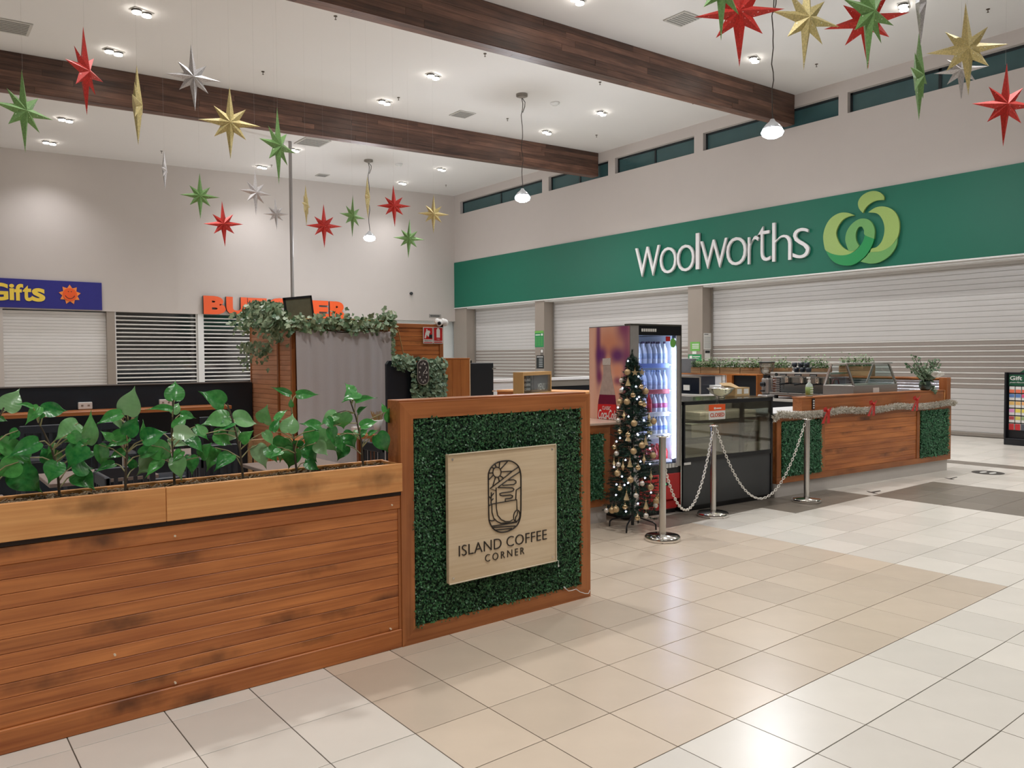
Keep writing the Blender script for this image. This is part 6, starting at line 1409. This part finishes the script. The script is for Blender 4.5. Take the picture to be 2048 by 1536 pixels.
b_ = MB(); b_.box((.03, .006, .012), (wid-.03, .01, hgt-.05)); put('glass_front', b_, glass('menu_glass', (245, 248, 248), .03, .02, .12), t_)
for body, x, z, ww, hh in (('MENU', wid*.6, .04, wid*.25, .1), ('ISLAND', .13, hgt*.58, wid*.2, .035), ('COFFEE', .13, hgt*.36, wid*.2, .035), ('CORNER', .13, hgt*.15, wid*.2, .035)):
    me = text_mesh(body, 1, .0008, PW); fit(me, ww, hh); link('lettering', me, t_, (x, .044, z), FACE_Y)

# ================================================================== GIFT CARD STAND, FLOOR MARKS
P = onz(2007, 889, 0)
gc = thing('gift_card_stand', 'black gift card stand with rows of coloured cards at the right edge', 'stand', (P.x, P.y, 0), -PI/2-.10)
SW, SHt = .9, 1.32
b_ = MB(); b_.box((0, 0, 0), (SW, .4, .12), 0, .006); put('base', b_, BLACK, gc)
b_ = MB(); b_.box((0, .08, .12), (SW, .14, SHt), 0, .004); b_.box((0, .0, .12), (.03, .14, SHt)); put('back_board', b_, BLACK, gc)
b_ = MB(); b_.box((.05, .06, SHt-.24), (SW-.03, .08, SHt-.04)); put('header', b_, mat('header_green', (22, 84, 58), .5), gc)
b_ = MB(); b_.prism([(.22, 0), (.3, .06), (.42, .1), (.6, .1), (.7, 0)], .03, lambda u, v_, w_: (u, .08+w_, SHt+v_)); put('topper', b_, MATS['header_green'], gc, fix=True)
me = text_mesh('Gift Cards', 1, .001, PW, bold=.02); fit(me, .56, .075); link('lettering', me, gc, (.065, .058, SHt-.14), FACE_Y)
me = text_mesh('perfect for any', 1, .001, PW, shear=.3); fit(me, .5, .035); link('small_lettering', me, gc, (.06, .058, SHt-.2), FACE_Y)
cards = [[(232, 120, 90), (232, 120, 90), (236, 110, 90)], [(96, 132, 190), (96, 132, 190), (230, 90, 140)], [(236, 196, 120), (236, 190, 120), (240, 180, 120)], [(226, 150, 200), (232, 214, 96), (232, 214, 96)], [(180, 80, 84), (214, 204, 110), (150, 170, 120)], [(196, 50, 56), (196, 50, 56), (80, 84, 96)]]
rowsn = ['top row', 'second row', 'third row', 'fourth row', 'fifth row', 'bottom row']; cn = ['first', 'second', 'third']
for i, rw_ in enumerate(cards):
    zb = SHt-.37-.135*i
    for j, c in enumerate(rw_):
        x = .06+.105*j
        t_ = thing('gift_card', '%s gift card from the left in the %s of the stand' % (cn[j], rowsn[i]), 'gift card', gc.matrix_basis @ Vector((x, .055, zb)), 0, 'gift cards on the stand'); t_.rotation_euler = (0, 0, -PI/2-.10)
        b_ = MB(); b_.box((0, 0, 0), (.09, .024, .115), 0, .002); put('card_back', b_, PW, t_)
        b_ = MB(); b_.box((.003, -.002, .0 if i in (0, 5) else .05), (.087, 0, .06 if i == 0 else .113)); put('coloured_print', b_, mat('card_%d_%d_%d' % c, c, .4), t_)
FM = mat('floor_mark_dark', (64, 60, 56), .5)
def decal(name, label, cat, pts, centre):
    Pc = onz(*centre, 0); b = MB(); b.prism([((onz(x, y, 0)-Pc).x, (onz(x, y, 0)-Pc).y) for x, y in pts], .0015, lambda u, v_, w_: (u, v_, .0005+w_)); return tag(put(name, b, FM, None, (Pc.x, Pc.y, 0), fix=True), label, cat)
decal('floor_arrow', 'dark arrow sticker on the pale tiles before the counter end', 'sticker', [(1733, 982), (1742, 984), (1760, 981), (1762, 982.5), (1747, 985.2), (1756, 987), (1748, 987), (1738, 984.6)], (1747, 984))
decal('floor_arrow', 'dark arrow sticker nearer the round floor marker', 'sticker', [(1889, 955.5), (1898, 957), (1913, 954), (1915, 955), (1903, 957.5), (1909, 959), (1903, 959), (1895, 957.3)], (1902, 956.5))
Pc = onz(1976, 945.5, 0)
fmk = thing('floor_marker', 'round dark floor sticker with pale footprints at right', 'sticker', (Pc.x, Pc.y, 0)); b_ = MB(); b_.cyl((0, 0, .0005), (0, 0, .002), .2, 28); put('disc', b_, FM, fmk)
for sy in (-.06, .06): b_ = MB(); b_.prism([(.09*math.cos(a*PI/6), sy+.035*math.sin(a*PI/6)) for a in range(12)], .001, lambda u, v_, w_: (u, v_, .0021+w_)); put('footprint', b_, PW, fmk, fix=True)
